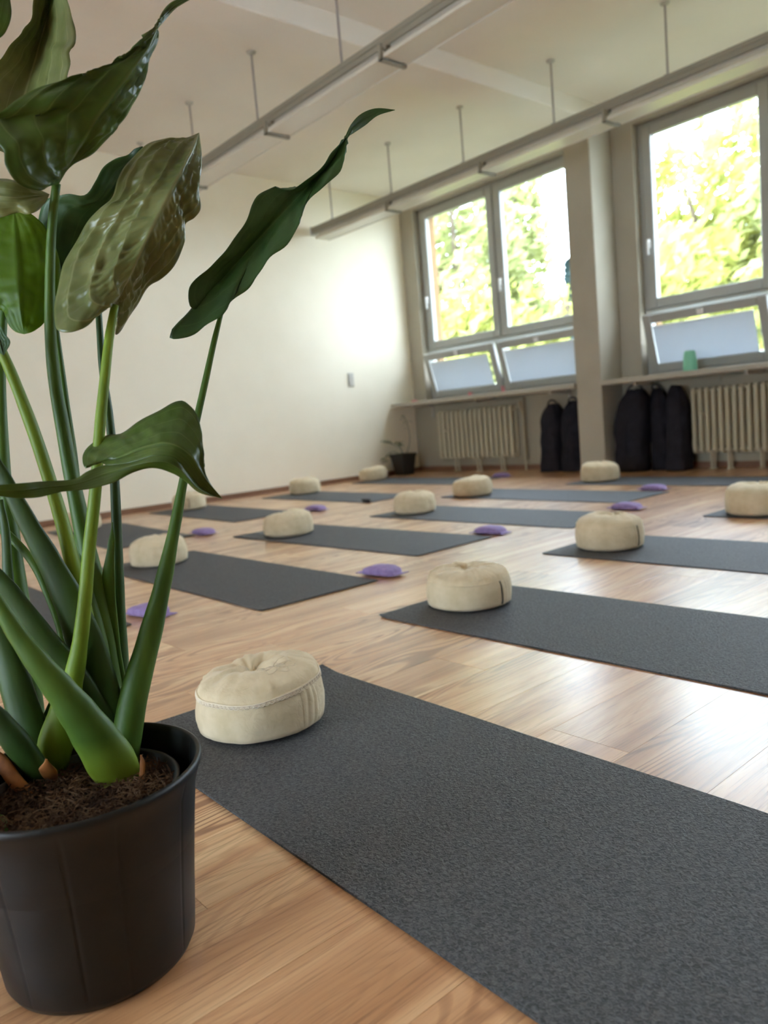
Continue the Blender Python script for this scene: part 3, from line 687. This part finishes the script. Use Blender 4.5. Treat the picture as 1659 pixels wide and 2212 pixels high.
bag(-4.23, 6.83, .34, .24, .80, .02, 'widest black bag, directly right of the pillar', .12)
bag(-3.955, 6.93, .19, .18, .79, -.03, 'black bag leaning on the widest one, middle of the three', -.10)
bag(-3.745, 6.86, .20, .22, .80, -.02, 'black bag touching the left side of the wide radiator', -.06, False)

# ------------------------------------------------------------ small corner plant
cp = empty('corner_plant', (-7.40, 6.62, 0)); tag(cp, 'small sparse plant in a square black pot in the far corner', 'plant')
g = G(); hw0, hw1, hh = .085, .115, .27
rings = [(hw0, 0), (hw1, hh-.04), (hw1+.008, hh-.04), (hw1+.008, hh), (hw1-.006, hh), (hw1-.012, hh-.05)]
v = []; f = []
for h_, z in rings: v += [(-h_, -h_, z), (h_, -h_, z), (h_, h_, z), (-h_, h_, z)]
for i in range(len(rings)-1):
    for j in range(4): f.append((i*4+j, i*4+(j+1) % 4, (i+1)*4+(j+1) % 4, (i+1)*4+j))
f.append((3, 2, 1, 0)); mk('square_pot', v, f, BLACK, cp)
G().box(-hw1+.012, hw1-.012, -hw1+.012, hw1-.012, hh-.06, hh-.045).ob('soil', SOIL, cp)
def small_leaf(g, p, d, ln, wd):
    d = Vector(d).normalized(); s = d.cross(Vector((0, 0, 1))).normalized(); n = s.cross(d); p = Vector(p); v = []
    for i in range(6):
        t = i/5; w_ = wd*math.sin(math.pi*min(1, t*.9+.05)); c = p+d*ln*t-Vector((0, 0, ln*.4*t*t)); v += [c-s*w_+n*w_*.25, c, c+s*w_+n*w_*.25]
    g.add(v, [q for i in range(5) for q in ((3*i, 3*i+1, 3*i+4, 3*i+3), (3*i+1, 3*i+2, 3*i+5, 3*i+4))])
cdir = Vector((.643, .766, 0))
for pts, lv in ((((0, 0, .22), (-.03, -.02, .34), (-.06, -.12, .41), (-.09, -.22, .45)), 3), (((0, 0, .22), (-.02, -.01, .36), (-.04, -.03, .42)), 4), (((.02, 0, .22), (-.05, -.10, .30), (-.09, -.20, .27), (-.10, -.25, .18)), 4), (((.02, .02, .22), (.06, .08, .42), (.05, .08, .62), (.02, .05, .75)), 3)):
    pts = cr(pts, 14); g = G(); g.tube(pts, .004, 6); st = g.ob('stem', STEMD, cp, smooth=True)
    g = G(); rn = random.Random(lv+len(pts)+int(pts[-1].z*100))
    for k in range(lv+5):
        q = pts[-1-(k % 5)]; a = rn.random()*6.28; small_leaf(g, q, (math.cos(a), math.sin(a), .3), .06+rn.random()*.03, .020)
    g.ob('leaf_cluster', LEAFD, st, smooth=True)

# ------------------------------------------------------------ little things on the sill, switch on the wall
def note(u, v_, y, wd, h, m, label, cat, name):
    p = Py(u, v_, y); b = empty(name, (p.x, y, .918)); tag(b, label, cat)
    return b
for u, y, wd, h, lb in ((896, 6.95, .11, .035, 'crumpled pink paper scrap on the sill by the left wall corner'), (1018, 7.02, .09, .055, 'small pink paper figure on the sill in front of the left hopper window'), (1088, 7.04, .06, .10, 'pale pink paper note below the gap between two hopper windows')):
    x = Py(u, 860, y).x; g = G(); n = 10; v = []; rn = random.Random(int(u))
    for k in range(3):
        a = rn.random()*3; c = Vector((x+(k-1)*wd*.28, y, .918)); d = Vector((math.cos(a), math.sin(a)*.5, 0))*wd*.3
        g.add([c-d, c+d, c+d*.5+Vector((0, .01, h*(.6+.4*rn.random()))), c-d*.6+Vector((0, -.01, h*(.6+.4*rn.random()))), c-d+Vector((0, .004, 0)), c+d+Vector((0, .004, 0)), c+d*.5+Vector((0, .014, h*.8)), c-d*.6+Vector((0, -.006, h*.8))], [(0, 1, 2, 3), (4, 7, 6, 5), (0, 4, 5, 1), (1, 5, 6, 2), (2, 6, 7, 3), (3, 7, 4, 0)])
    tag(g.ob('paper_note', PINK, loc=(x, y, .918)), lb, 'paper')
x = Py(1491, 795, 6.93).x
g = G().lathe([(0, 0), (.062, 0), (.064, .02), (.060, .10), (.052, .165), (.046, .185), (.043, .19), (.0, .19)], 28, (0, 0, 0))
o = g.ob('container', MINT, smooth=True); o.location = (x, 6.93, .918); tag(o, 'mint green container standing on the sill below the right window', 'container')
sw = empty('light_switch', (XL, 6.03, 1.25)); tag(sw, 'small white double switch plate on the left wall near the corner', 'switch')
G().box(0, .010, -.045, .045, -.085, .085, .003).ob('switch_plate', METAL, sw)
for z in (-.04, .04): G().box(.010, .016, -.03, .03, z-.03, z+.03, .002).ob('rocker', METAL, sw)

# ------------------------------------------------------------ the big potted plant
PC = Vector((-1.062, .306, 0))
pl = empty('potted_plant', PC); tag(pl, 'big arrow-leaved green plant in a dark grey round pot at the left edge', 'plant')
def pk(g, name, m, smooth=True, par=None): return mk(name, [q-PC for q in g.v], g.f, m, par or pl, None, smooth)
# outer pot with flutes, rolled rim
g = G(); n = 420; v = []; f = []
prof = [(.0, .0), (.108, .0), (.122, .004), (.127, .014), (.131, .05), (.136, .10), (.144, .17), (.152, .23), (.1605, .256), (.1640, .262), (.1650, .267), (.1640, .271), (.1605, .2725), (.157, .270), (.1545, .262), (.150, .22), (.143, .16), (.14, .15)]
seams = [R_(-90), R_(-62), R_(-28), R_(-4), R_(35), R_(80), R_(130), R_(180), R_(225)]
for r, z in prof:
    for j in range(n):
        a = 2*math.pi*j/n; rr = r
        if .02 < z < .25 and r > .12:
            for s_ in seams:
                d = abs((a-s_+math.pi) % (2*math.pi)-math.pi); rr -= .0013*math.exp(-(d/.012)**2)
        v.append(PC+Vector((rr*math.cos(a), rr*math.sin(a), z)))
for i in range(len(prof)-1):
    for j in range(n): f.append((i*n+j, i*n+(j+1) % n, (i+1)*n+(j+1) % n, (i+1)*n+j))
g.add(v, f); pk(g, 'outer_pot', POT)
IC = PC+Vector((.0, -.002, 0))
g = G().lathe([(.118, .14), (.126, .20), (.1295, .236), (.134, .238), (.1345, .2425), (.1315, .2445), (.1265, .242), (.122, .20), (.118, .15)], 96, IC); pk(g, 'inner_pot', INPOT)
g = G(); v = []; f = []; n = 72; rr_ = 18
for i in range(rr_+1):
    for j in range(n):
        a = 2*math.pi*j/n; r = .1255*i/rr_; x_, y_ = r*math.cos(a), r*math.sin(a)
        z = .222+.010*noise.noise(Vector((x_*22, y_*22, 2)))+.006*noise.noise(Vector((x_*70, y_*70, 5)))+.006*(1-i/rr_)
        v.append(IC+Vector((x_, y_, z)))
for i in range(rr_):
    for j in range(n): f.append((i*n+j, i*n+(j+1) % n, (i+1)*n+(j+1) % n, (i+1)*n+j))
g.add(v, f); soil = pk(g, 'soil', SOIL)
g = G(); rn = random.Random(4)
for k in range(2600):
    r = .122*math.sqrt(rn.random()); a = rn.random()*6.283; b = rn.random()*6.283; ln = .004+.014*rn.random()**2; w_ = .0004+.0009*rn.random()
    c = IC+Vector((r*math.cos(a), r*math.sin(a), .228+.009*rn.random())); d = Vector((math.cos(b), math.sin(b), (rn.random()-.5)*.9))*ln; s_ = Vector((-math.sin(b), math.cos(b), 0))*w_; m_ = Vector((0, 0, .003*rn.random()))
    g.add([c-d-s_, c-d+s_, c+s_+m_, c-s_+m_, c+d*.9, c+Vector((0, 0, w_*2))+m_], [(0, 1, 2, 3), (3, 2, 4), (0, 3, 5), (1, 5, 2)])
tag(pk(g, 'soil_fibres', FIBRE, False, soil), kind='stuff')

DS = .10
def PP(u, v, d): return P(u, v, d+DS)
def leaf(name, patches, m, label=None, bulge=.006, vein=.0016, nv=9, rip=.003, th=.0007, seed=1, N_=72, K=13, quilt=.0006):
    V = []; F = []; UV = []
    for (Ls, Ms, Rs) in patches:
        Lp, Mp, Rp = [cr([PP(*q) for q in s], N_) for s in (Ls, Ms, Rs)]
        base = len(V); W_ = 2*K+1; rows = []
        for i in range(N_):
            row = []
            for j in range(W_):
                t = (j-K)/K; e = abs(t); E = Lp[i] if t < 0 else Rp[i]; row.append(Mp[i].lerp(E, e))
            rows.append(row)
        sv = Vector((seed*3.3, seed, seed*.7))
        for i in range(N_):
            s = i/(N_-1)
            for j in range(W_):
                t = (j-K)/K; e = abs(t); p = rows[i][j]
                a = rows[min(i+1, N_-1)][j]-rows[max(i-1, 0)][j]; b = rows[i][min(j+1, W_-1)]-rows[i][max(j-1, 0)]
                nn = a.cross(b); nn = nn.normalized() if nn.length > 1e-12 else FW.copy()
                if nn.dot(p-CP) > 0: nn = -nn
                ph = abs(((e*3.6) % 1)-.5)*2          # 1 at a vein, 0 between
                amp = math.sin(math.pi*min(1, e*1.02))**.7 if 0 < e < .98 else 0
                fade = min(1, min(s, 1-s)*8)
                wl = min(1, (Lp[i]-Mp[i]).length/.05 if t < 0 else (Rp[i]-Mp[i]).length/.05)
                d = bulge*(math.sin(math.pi*e))*fade*wl
                d += -vein*2.2*((1-ph**4)*(.75+.9*noise.noise(Vector((s*13, e*2.5, seed)))))*amp*fade*wl
                d += rip*noise.noise(p*30+sv)*e*fade*wl*1.4 + .0022*noise.noise(p*85+sv)*amp*fade*wl + quilt*noise.noise(Vector((s*46, e*5, seed*2.0+(t > 0)*9)))*amp*fade*wl
                d += .0018*math.exp(-(e/.05)**2)*fade
                V.append(p+nn*d); UV.append(((t+1)/2, s))
        for i in range(N_-1):
            for j in range(W_-1): q = base+i*W_+j; F.append((q, q+1, q+W_+1, q+W_))
    o = mk(name, [q-PC for q in V], F, m, pl, None, True)
    uvl = o.data.uv_layers.new(name='UVMap')
    for lp in o.data.loops: uvl.data[lp.index].uv = UV[lp.vertex_index]
    so = o.modifiers.new('thickness', 'SOLIDIFY'); so.thickness = th; so.offset = 0
    if label: o['label'] = label
    return o
def stem(pts, m=STEMM, flat=1.0, label=None, name='stem', n=14):
    """pts: (u, v, distance, width in photo pixels)"""
    pts = [(a, b, d+DS, w_) for a, b, d, w_ in pts]
    W3 = [P(a, b, d) for a, b, d, w_ in pts]; ws = [w_*d/FPX/2 for a, b, d, w_ in pts]
    if pts[-1][1] > 1560:                # rooted in the soil
        Ls = [0]
        for i in range(1, len(W3)): Ls.append(Ls[-1]+(W3[i]-W3[i-1]).length)
        u0, v0 = pts[-1][:2]; e = Pz(u0, v0, .226); r = Vector((e.x-IC.x, e.y-IC.y, 0))
        dd = (e-CP).dot(FW)-pts[-1][2]
        if r.length > .112: dd *= .112/r.length
        W3 = [P(a, b, d+dd*(Ls[i]/Ls[-1])**1.5) for i, (a, b, d, w_) in enumerate(pts)]
        W3.append(W3[-1]+Vector((0, 0, .205-W3[-1].z))); ws.append(ws[-1]*.85)
    n_ = 56; c = cr(W3, n_); Ls = [0]
    for i in range(1, len(W3)): Ls.append(Ls[-1]+(W3[i]-W3[i-1]).length)
    rad = []
    for i in range(n_):
        s = Ls[-1]*i/(n_-1); j = 0
        while j < len(Ls)-2 and Ls[j+1] < s: j += 1
        t = min(1, (s-Ls[j])/max(1e-9, Ls[j+1]-Ls[j])); t = t*t*(3-2*t); rad.append(ws[j]*(1-t)+ws[j+1]*t)
    g = G().tube(c, rad, n, flat, side=RT.copy()); o = pk(g, name, m); 
    if label: o['label'] = label
    return o
# stems and sheaths, back to front
stem([(10, 640, 1.15, 16), (2, 800, 1.15, 20), (8, 1000, 1.14, 26), (28, 1180, 1.13, 34), (45, 1320, 1.12, 40), (60, 1480, 1.1, 54), (80, 1660, 1.09, 60)], STEMM)
stem([(206, 560, 1.16, 12), (214, 690, 1.15, 14), (222, 800, 1.14, 16), (236, 900, 1.13, 18), (246, 1010, 1.12, 20), (252, 1140, 1.11, 22), (257, 1300, 1.10, 26), (262, 1450, 1.10, 34), (262, 1600, 1.09, 46)], STEMD)
stem([(243, 1128, 1.08, 2), (240, 1180, 1.08, 16), (234, 1260, 1.08, 30), (240, 1380, 1.08, 38), (252, 1480, 1.08, 44), (262, 1600, 1.075, 50)], STEMM, .35, name='sheath')
stem([(478, 676, 1.13, 10), (462, 740, 1.125, 13), (440, 840, 1.12, 15), (415, 950, 1.11, 17), (396, 1040, 1.10, 20), (377, 1140, 1.09, 26), (352, 1260, 1.08, 38), (322, 1380, 1.07, 52), (292, 1490, 1.055, 62), (276, 1580, 1.045, 66), (268, 1660, 1.035, 60)], STEMM, .8, 'long green stem of the narrow twisted leaf')
stem([(122, 396, 1.0, 18), (113, 480, 1.02, 19), (108, 600, 1.03, 21), (109, 720, 1.04, 24), (118, 820, 1.05, 27), (135, 920, 1.06, 30), (155, 1030, 1.06, 33), (180, 1150, 1.06, 38), (205, 1270, 1.06, 46), (228, 1400, 1.065, 54), (240, 1520, 1.07, 62), (236, 1610, 1.065, 60)], STEMM)
stem([(120, 700, 1.09, 12), (140, 850, 1.09, 14), (160, 1000, 1.09, 18), (170, 1120, 1.09, 24), (185, 1250, 1.08, 34), (215, 1420, 1.08, 44), (225, 1560, 1.08, 52)], STEMM)
stem([(-40, 640, 1.0, 18), (-8, 730, 1.01, 20), (30, 820, 1.02, 24), (70, 925, 1.03, 27), (105, 1030, 1.035, 28), (132, 1120, 1.04, 30), (155, 1210, 1.04, 32), (178, 1300, 1.05, 34), (200, 1420, 1.06, 40)], STEML, 1, 'light yellow-green stem')
stem([(-30, 960, .98, 20), (15, 1045, .99, 36), (60, 1130, 1.0, 46), (105, 1210, 1.01, 58), (150, 1300, 1.02, 72), (185, 1390, 1.035, 84), (215, 1480, 1.04, 84), (240, 1580, 1.05, 78), (258, 1650, 1.04, 60)], STEMD, .45, name='sheath')
stem([(-20, 1120, 1.12, 20), (60, 1200, 1.11, 18), (100, 1280, 1.1, 14), (130, 1370, 1.09, 12), (140, 1460, 1.08, 30), (120, 1560, 1.07, 60), (90, 1660, 1.06, 60)], STEMM, .6)
stem([(0, 1080, 1.10, 14), (12, 1150, 1.10, 20), (18, 1250, 1.09, 24), (28, 1360, 1.08, 34), (40, 1480, 1.07, 60), (70, 1600, 1.06, 76), (95, 1670, 1.05, 60)], STEMD, .6, name='sheath')
stem([(-30, 1215, .99, 30), (30, 1290, 1.0, 46), (85, 1370, 1.01, 62), (140, 1440, 1.02, 72), (190, 1510, 1.03, 72), (232, 1580, 1.035, 64), (258, 1650, 1.03, 50)], STEMD, .5, name='sheath')
stem([(-30, 1300, 1.06, 40), (10, 1400, 1.05, 56), (40, 1500, 1.04, 72), (70, 1600, 1.03, 82), (88, 1668, 1.025, 64)], STEMD, .6, name='sheath')
stem([(-40, 1520, .98, 46), (0, 1560, .985, 56), (40, 1610, .99, 66), (76, 1660, .995, 62), (92, 1690, 1.0, 44)], STEMD, .6, name='sheath')
stem([(248, 660, 1.02, 17), (236, 730, 1.01, 20), (226, 820, 1.0, 22), (216, 920, .99, 24), (210, 1010, .985, 25), (203, 1090, .98, 27), (192, 1190, .98, 28), (184, 1290, .98, 30), (174, 1380, .985, 34), (160, 1460, .99, 44), (140, 1530, .995, 64), (122, 1600, 1.0, 80), (112, 1660, 1.01, 72)], STEML, .85, 'light green front stem')
stem([(-40, 1250, .93, 26), (0, 1312, .93, 34), (40, 1375, .935, 44), (85, 1435, .94, 56), (130, 1490, .95, 70), (172, 1545, .96, 86), (208, 1596, .97, 100), (238, 1642, .98, 110), (260, 1684, .99, 98)], STEMG, .62, 'broad glossy sheath crossing in front of the others, yellow-green at its foot', 'sheath')
stem([(-30, 1615, 1.0, 22), (5, 1650, 1.0, 34), (35, 1690, 1.0, 34), (62, 1712, 1.0, 24)], HUSK, .5, 'dry orange-brown sheath', 'dry_sheath')
stem([(100, 1640, .985, 6), (104, 1665, .985, 40), (112, 1690, .985, 30)], HUSK, .3, 'dry brown husk', 'dry_sheath')
stem([(304, 1630, 1.0, 4), (308, 1650, 1.0, 12), (306, 1690, 1.0, 12)], HUSK, .4, 'dry brown husk', 'dry_sheath')
stem([(-20, 1755, .93, 6), (0, 1770, .93, 22), (14, 1792, .93, 8)], STEMM, .3, 'small green shoot at the front rim', 'sheath')

leaf('leaf', [([(-50, 100, 1.0), (-120, 40, 1.0), (-100, -40, 1.0), (10, -80, 1.0)], [(-50, 100, 1.0), (-30, 30, .99), (10, -80, 1.0)], [(-50, 100, 1.0), (0, 82, 1.0), (18, 58, 1.0), (25, 32, 1.0), (22, 0, 1.0), (10, -80, 1.0)])], LEAF, seed=11, bulge=.003)
leaf('leaf', [([(10, 330, 1.12), (-70, 290, 1.1), (-60, 180, 1.1), (0, 130, 1.1), (22, 97, 1.1), (44, 76, 1.1), (52, 60, 1.1), (66, 42, 1.1), (73, 8, 1.1), (84, -40, 1.1), (150, -120, 1.12)],
  [(10, 330, 1.12), (50, 220, 1.14), (88, 90, 1.15), (110, 0, 1.14), (150, -120, 1.12)],
  [(10, 330, 1.12), (110, 300, 1.1), (142, 205, 1.09), (145, 168, 1.09), (152, 140, 1.09), (150, 113, 1.09), (161, 94, 1.09), (161, 60, 1.09), (152, 22, 1.09), (138, -10, 1.09), (120, -60, 1.1), (150, -120, 1.12)])], LEAFU, 'large upright leaf seen from its dull underside', seed=5, nv=7)
leaf('leaf', [([(-80, 432, 1.02), (-30, 395, 1.0), (30, 392, .99), (75, 405, 1.0), (107, 420, 1.01)], [(-80, 432, 1.02), (-20, 425, .98), (40, 428, .98), (107, 420, 1.01)], [(-80, 432, 1.02), (-40, 475, 1.0), (0, 470, .99), (40, 460, .99), (72, 462, .99), (97, 440, 1.0), (107, 420, 1.01)])], LEAFU, 'crumpled pale leaf lobe', seed=9, rip=.02, bulge=.008)
leaf('leaf', [([(160, 655, 1.14), (105, 640, 1.13), (78, 560, 1.12), (84, 470, 1.11), (102, 430, 1.1), (142, 421, 1.09), (182, 419, 1.09), (206, 392, 1.08), (224, 360, 1.08), (250, 343, 1.08), (276, 336, 1.08), (290, 322, 1.09), (308, 316, 1.1)],
  [(160, 655, 1.14), (185, 540, 1.13), (235, 430, 1.12), (308, 316, 1.1)], [(160, 655, 1.14), (240, 610, 1.14), (300, 470, 1.14), (325, 370, 1.12), (308, 316, 1.1)])], LEAFD, 'dark leaf behind the big quilted one', seed=3, nv=7, bulge=.01)
leaf('leaf', [([(30, 450, 1.07), (-50, 470, 1.07), (-95, 560, 1.07), (-60, 650, 1.07), (0, 668, 1.07), (13, 684, 1.06), (20, 704, 1.06), (34, 717, 1.06), (52, 722, 1.06)], [(30, 450, 1.07), (40, 560, 1.06), (44, 650, 1.05), (52, 722, 1.06)],
  [(30, 450, 1.07), (62, 459, 1.07), (90, 481, 1.07), (110, 512, 1.08), (127, 556, 1.08), (131, 600, 1.08), (122, 650, 1.08), (100, 690, 1.07), (84, 708, 1.07), (70, 717, 1.06), (52, 722, 1.06)])], LEAFB, 'rounded yellow-green leaf with light shining through', seed=7, bulge=.004, nv=6, rip=.005)
leaf('leaf', [([(-20, 690, 1.0), (0, 702, 1.0), (12, 722, 1.0), (22, 740, 1.0), (8, 768, 1.0)], [(-20, 690, 1.0), (-5, 725, 1.0), (8, 768, 1.0)], [(-20, 690, 1.0), (-30, 740, 1.0), (8, 768, 1.0)])], LEAFD, seed=13, bulge=.001)
leaf('leaf', [([(127, 397, .99), (104, 402, .95), (80, 412, .93), (36, 393, .91), (12, 356, .90), (6, 322, .90), (-28, 292, .90), (-45, 262, .9), (0, 243, .9), (50, 206, .91), (100, 182, .92), (150, 168, .93), (206, 157, .94), (250, 132, .95), (300, 100, .96), (328, 77, .97), (337, 61, .98), (350, 28, 1.0), (375, 2, 1.01), (416, -6, 1.02)],
  [(127, 397, .99), (160, 335, .97), (205, 262, .95), (262, 182, .95), (318, 106, .965), (339, 62, .98), (360, 30, 1.0), (416, -5, 1.02)],
  [(127, 397, .99), (140, 374, .99), (157, 357, .99), (202, 330, .99), (246, 287, 1.0), (291, 222, 1.0), (316, 166, 1.0), (320, 132, .99), (340, 96, .99), (344, 70, .99), (341, 62, .98), (356, 44, 1.0), (382, 16, 1.01), (416, -4, 1.02)])], LEAF, 'large top leaf with a long curled tip', seed=2, bulge=.007, vein=.0032, N_=120, K=18, quilt=.0022)
leaf('leaf', [([(249, 657, 1.03), (222, 673, 1.0), (190, 702, .985), (152, 719, .98), (122, 710, .985), (117, 670, 1.0), (126, 610, 1.01), (142, 562, 1.02), (170, 516, 1.02), (196, 468, 1.01), (238, 430, 1.01), (254, 390, 1.01), (280, 344, 1.015), (318, 312, 1.02), (355, 300, 1.03), (400, 298, 1.04), (430, 287, 1.05)],
  [(249, 657, 1.03), (296, 560, 1.0), (360, 430, .995), (405, 345, 1.01), (430, 287, 1.05)],
  [(249, 657, 1.03), (254, 690, 1.06), (249, 722, 1.08), (264, 712, 1.085), (290, 665, 1.08), (320, 622, 1.07), (348, 603, 1.06), (378, 572, 1.05), (399, 525, 1.045), (399, 486, 1.04), (420, 470, 1.04), (433, 448, 1.04), (431, 400, 1.04), (436, 345, 1.045), (430, 287, 1.05)])], LEAFU, 'big quilted leaf showing its pale ribbed underside', seed=4, bulge=.009, vein=.0042, N_=150, K=26, rip=.003, quilt=.0034)
leaf('leaf', [([(438, 652, 1.13), (431, 656, 1.11), (424, 668, 1.10), (411, 663, 1.09), (406, 640, 1.09), (412, 615, 1.09), (440, 590, 1.09), (475, 555, 1.09), (502, 520, 1.09), (530, 480, 1.09), (545, 440, 1.09), (562, 418, 1.09), (592, 405, 1.1), (630, 410, 1.1), (665, 388, 1.1), (700, 358, 1.11), (717, 328, 1.11), (738, 305, 1.12), (744, 298, 1.13), (757, 270, 1.13), (780, 246, 1.14), (812, 234, 1.15), (853, 237, 1.16)],
  [(438, 652, 1.13), (480, 605, 1.12), (560, 515, 1.12), (640, 430, 1.12), (712, 352, 1.13), (743, 300, 1.13), (772, 266, 1.14), (808, 244, 1.15), (853, 237.5, 1.16)],
  [(438, 652, 1.13), (425, 668, 1.11), (400, 690, 1.10), (371, 716, 1.09), (367, 731, 1.09), (388, 732, 1.09), (416, 724, 1.09), (445, 704, 1.09), (482, 680, 1.09), (500, 650, 1.1), (540, 620, 1.1), (577, 562, 1.1), (622, 528, 1.1), (645, 480, 1.1), (662, 440, 1.11), (700, 402, 1.11), (736, 370, 1.12), (744, 335, 1.12), (746, 300, 1.13), (762, 288, 1.14), (790, 270, 1.15), (815, 250, 1.15), (853, 238, 1.16)])], LEAFD, 'narrow dark twisted leaf reaching to the right', seed=6, bulge=.004, vein=.0008, N_=100)
stem([(478, 676, 1.13, 10), (462, 668, 1.14, 10), (438, 652, 1.135, 9)], STEMM, name='stem')
leaf('leaf', [([(214, 992, .985), (186, 1012, .96), (179, 985, .98), (200, 957, 1.0), (235, 937, 1.0), (265, 933, 1.0), (320, 900, .99), (355, 880, .99), (385, 866, .99), (402, 868, .99), (425, 895, .98), (437, 940, .97), (441, 980, .96), (437, 1012, .96), (455, 1048, .97), (480, 1077, .98)],
  [(214, 992, .985), (255, 990, .965), (310, 968, .95), (365, 960, .94), (410, 985, .945), (440, 1030, .96), (480, 1077, .98)],
  [(214, 992, .985), (230, 1004, .955), (280, 1000, .945), (335, 985, .935), (375, 990, .935), (400, 1015, .945), (425, 1045, .96), (450, 1066, .97), (480, 1077, .98)]),
  ([(230, 1004, .955), (190, 1018, .94), (160, 1036, .93), (100, 1039, .9), (40, 1044, .87), (-40, 1050, .85)][::-1]+[(280, 1000, .945), (335, 985, .935), (375, 990, .935), (400, 1015, .945), (425, 1045, .96), (450, 1066, .97), (480, 1077, .98)],
   [(-40, 1057, .85), (40, 1058, .87), (100, 1052, .9), (165, 1046, .92), (235, 1022, .94), (330, 997, .93), (380, 1006, .935), (430, 1056, .955), (480, 1077, .98)],
   [(-40, 1064, .855), (20, 1074, .875), (80, 1075, .89), (130, 1063, .91), (190, 1057, .92), (245, 1042, .93), (290, 1020, .94), (332, 1011, .94), (372, 1022, .945), (402, 1040, .955), (432, 1064, .97), (480, 1077, .98)])], LEAF, 'drooping folded leaf with a pointed tip', seed=8, bulge=.003, vein=.0008, N_=80)

# ------------------------------------------------------------ outside: lawn and trees
tag(G().box(-60, 30, YO+.1, 90, -7.2, -7.0).ob('lawn', GRD), kind='structure')
def tree(u, v_, y, rx, rz, label, m=TREE, cards=5200, seed=1, cone=False, holes=.35, leafs=.22, name='tree', at=None):
    c = Vector(at) if at else Py(u, v_, y); base = Vector((c.x, y, -7.0)); t = empty(name, base); tag(t, label, 'tree', 'sunlit trees outside the windows')
    cz = c.z+7.0; rn = random.Random(seed)
    g = G(); g.tube([(0, 0, 0), (.1, .1, cz*.5), (0, 0, cz+rz*.4)], [.28, .2, .05], 10)
    for k in range(7):
        a = rn.random()*6.28; z = cz-rz*.6+rz*1.0*rn.random(); g.tube([(0, 0, z-.8), (math.cos(a)*rx*.4, math.sin(a)*rx*.4, z), (math.cos(a)*rx*.8, math.sin(a)*rx*.8, z+.6)], [.1, .06, .02], 6)
    g.ob('trunk', BARK, t, smooth=True)
    v = []; f = []; k = 0; sv = Vector((seed*9.1, seed*4.2, seed)); tries = 0
    while k < cards and tries < cards*12:
        tries += 1
        a = rn.random()*6.283; q = rn.random()**(1/3.)
        cb = 2*rn.random()-1; sb = math.sqrt(1-cb*cb)
        d = Vector((sb*math.cos(a)*rx, sb*math.sin(a)*rx*.8, cb*rz))*q
        if cone:
            h = rn.random(); r = rx*(1-h)*math.sqrt(rn.random()); d = Vector((r*math.cos(a), r*math.sin(a), (h*2-1)*rz))
        elif noise.noise(d*(2.2/rx)+sv)+.4*noise.noise(d*(6/rx)+sv) < holes-.5+.35*(q > .8): continue
        p = Vector((0, 0, cz))+d; s = leafs*(.6+.8*rn.random())
        n_ = Vector((rn.gauss(0, 1), rn.gauss(0, 1), rn.gauss(0, 1)+.5)).normalized(); a_ = n_.orthogonal().normalized(); b_ = n_.cross(a_)
        i = len(v); v += [p-a_*s, p+b_*s*.45, p+a_*s, p-b_*s*.45]; f += [(i, i+1, i+2), (i, i+2, i+3)]; k += 1
    tag(mk('foliage', v, f, m, t), kind='stuff')
tree(985, 600, 15, 2.5, 4.2, 'tall loose sunlit tree seen through the leftmost pane', TREE3, 4600, 1, holes=.46, leafs=.17)
tree(1108, 540, 17, 1.15, 5.0, 'slender tree filling the left half of the second pane', TREE3, 3000, 2, holes=.44, leafs=.17)
tree(1000, 800, 13, 2.6, 2.2, 'bushy bright green tree low behind the leftmost pane', TREE, 4200, 3, holes=.3, leafs=.17)
tree(1165, 770, 19, 2.6, 2.1, 'low bright tree at the bottom of the second pane', TREE, 4200, 4, holes=.25, leafs=.18)
tree(1238, 735, 16, .5, 1.9, 'narrow bluish conifer beside the pillar', TREE2, 2600, 5, cone=True, name='conifer', leafs=.12)
tree(1530, 590, 17, 2.5, 3.9, 'broad sunlit tree with pointed top in the right window', TREE, 5200, 6, holes=.47, leafs=.17)
tree(1490, 790, 14, 3.2, 2.6, 'dense bright foliage low in the right window', TREE, 6000, 7, holes=.3, leafs=.17)
tree(1690, 640, 16, 1.7, 2.6, 'smaller tree at the right edge of the right window', TREE3, 3000, 8, holes=.3, leafs=.17)
tree(1900, 820, 16, 3.4, 3.2, 'added low tree outside, out of view, holding back low sky light', TREE3, 2600, 20, holes=.2)  # unseen tree, added to screen the low sky from the windows
for k_, (x_, y_, z_, lb_) in enumerate(((10.5, 12.5, 4.0, 'nearer of the two added tall trees far right, out of view, blocking sky light'), (17, 13.5, 4.6, 'farther of the two added tall trees far right, out of view, blocking sky light'))):
    tree(0, 0, y_, 3.3, 4.4, lb_, TREE3, 4000, 40+k_, holes=.15, leafs=.3, at=(x_, y_, z_))  # unseen trees, added to cut the low sky light on the left wall
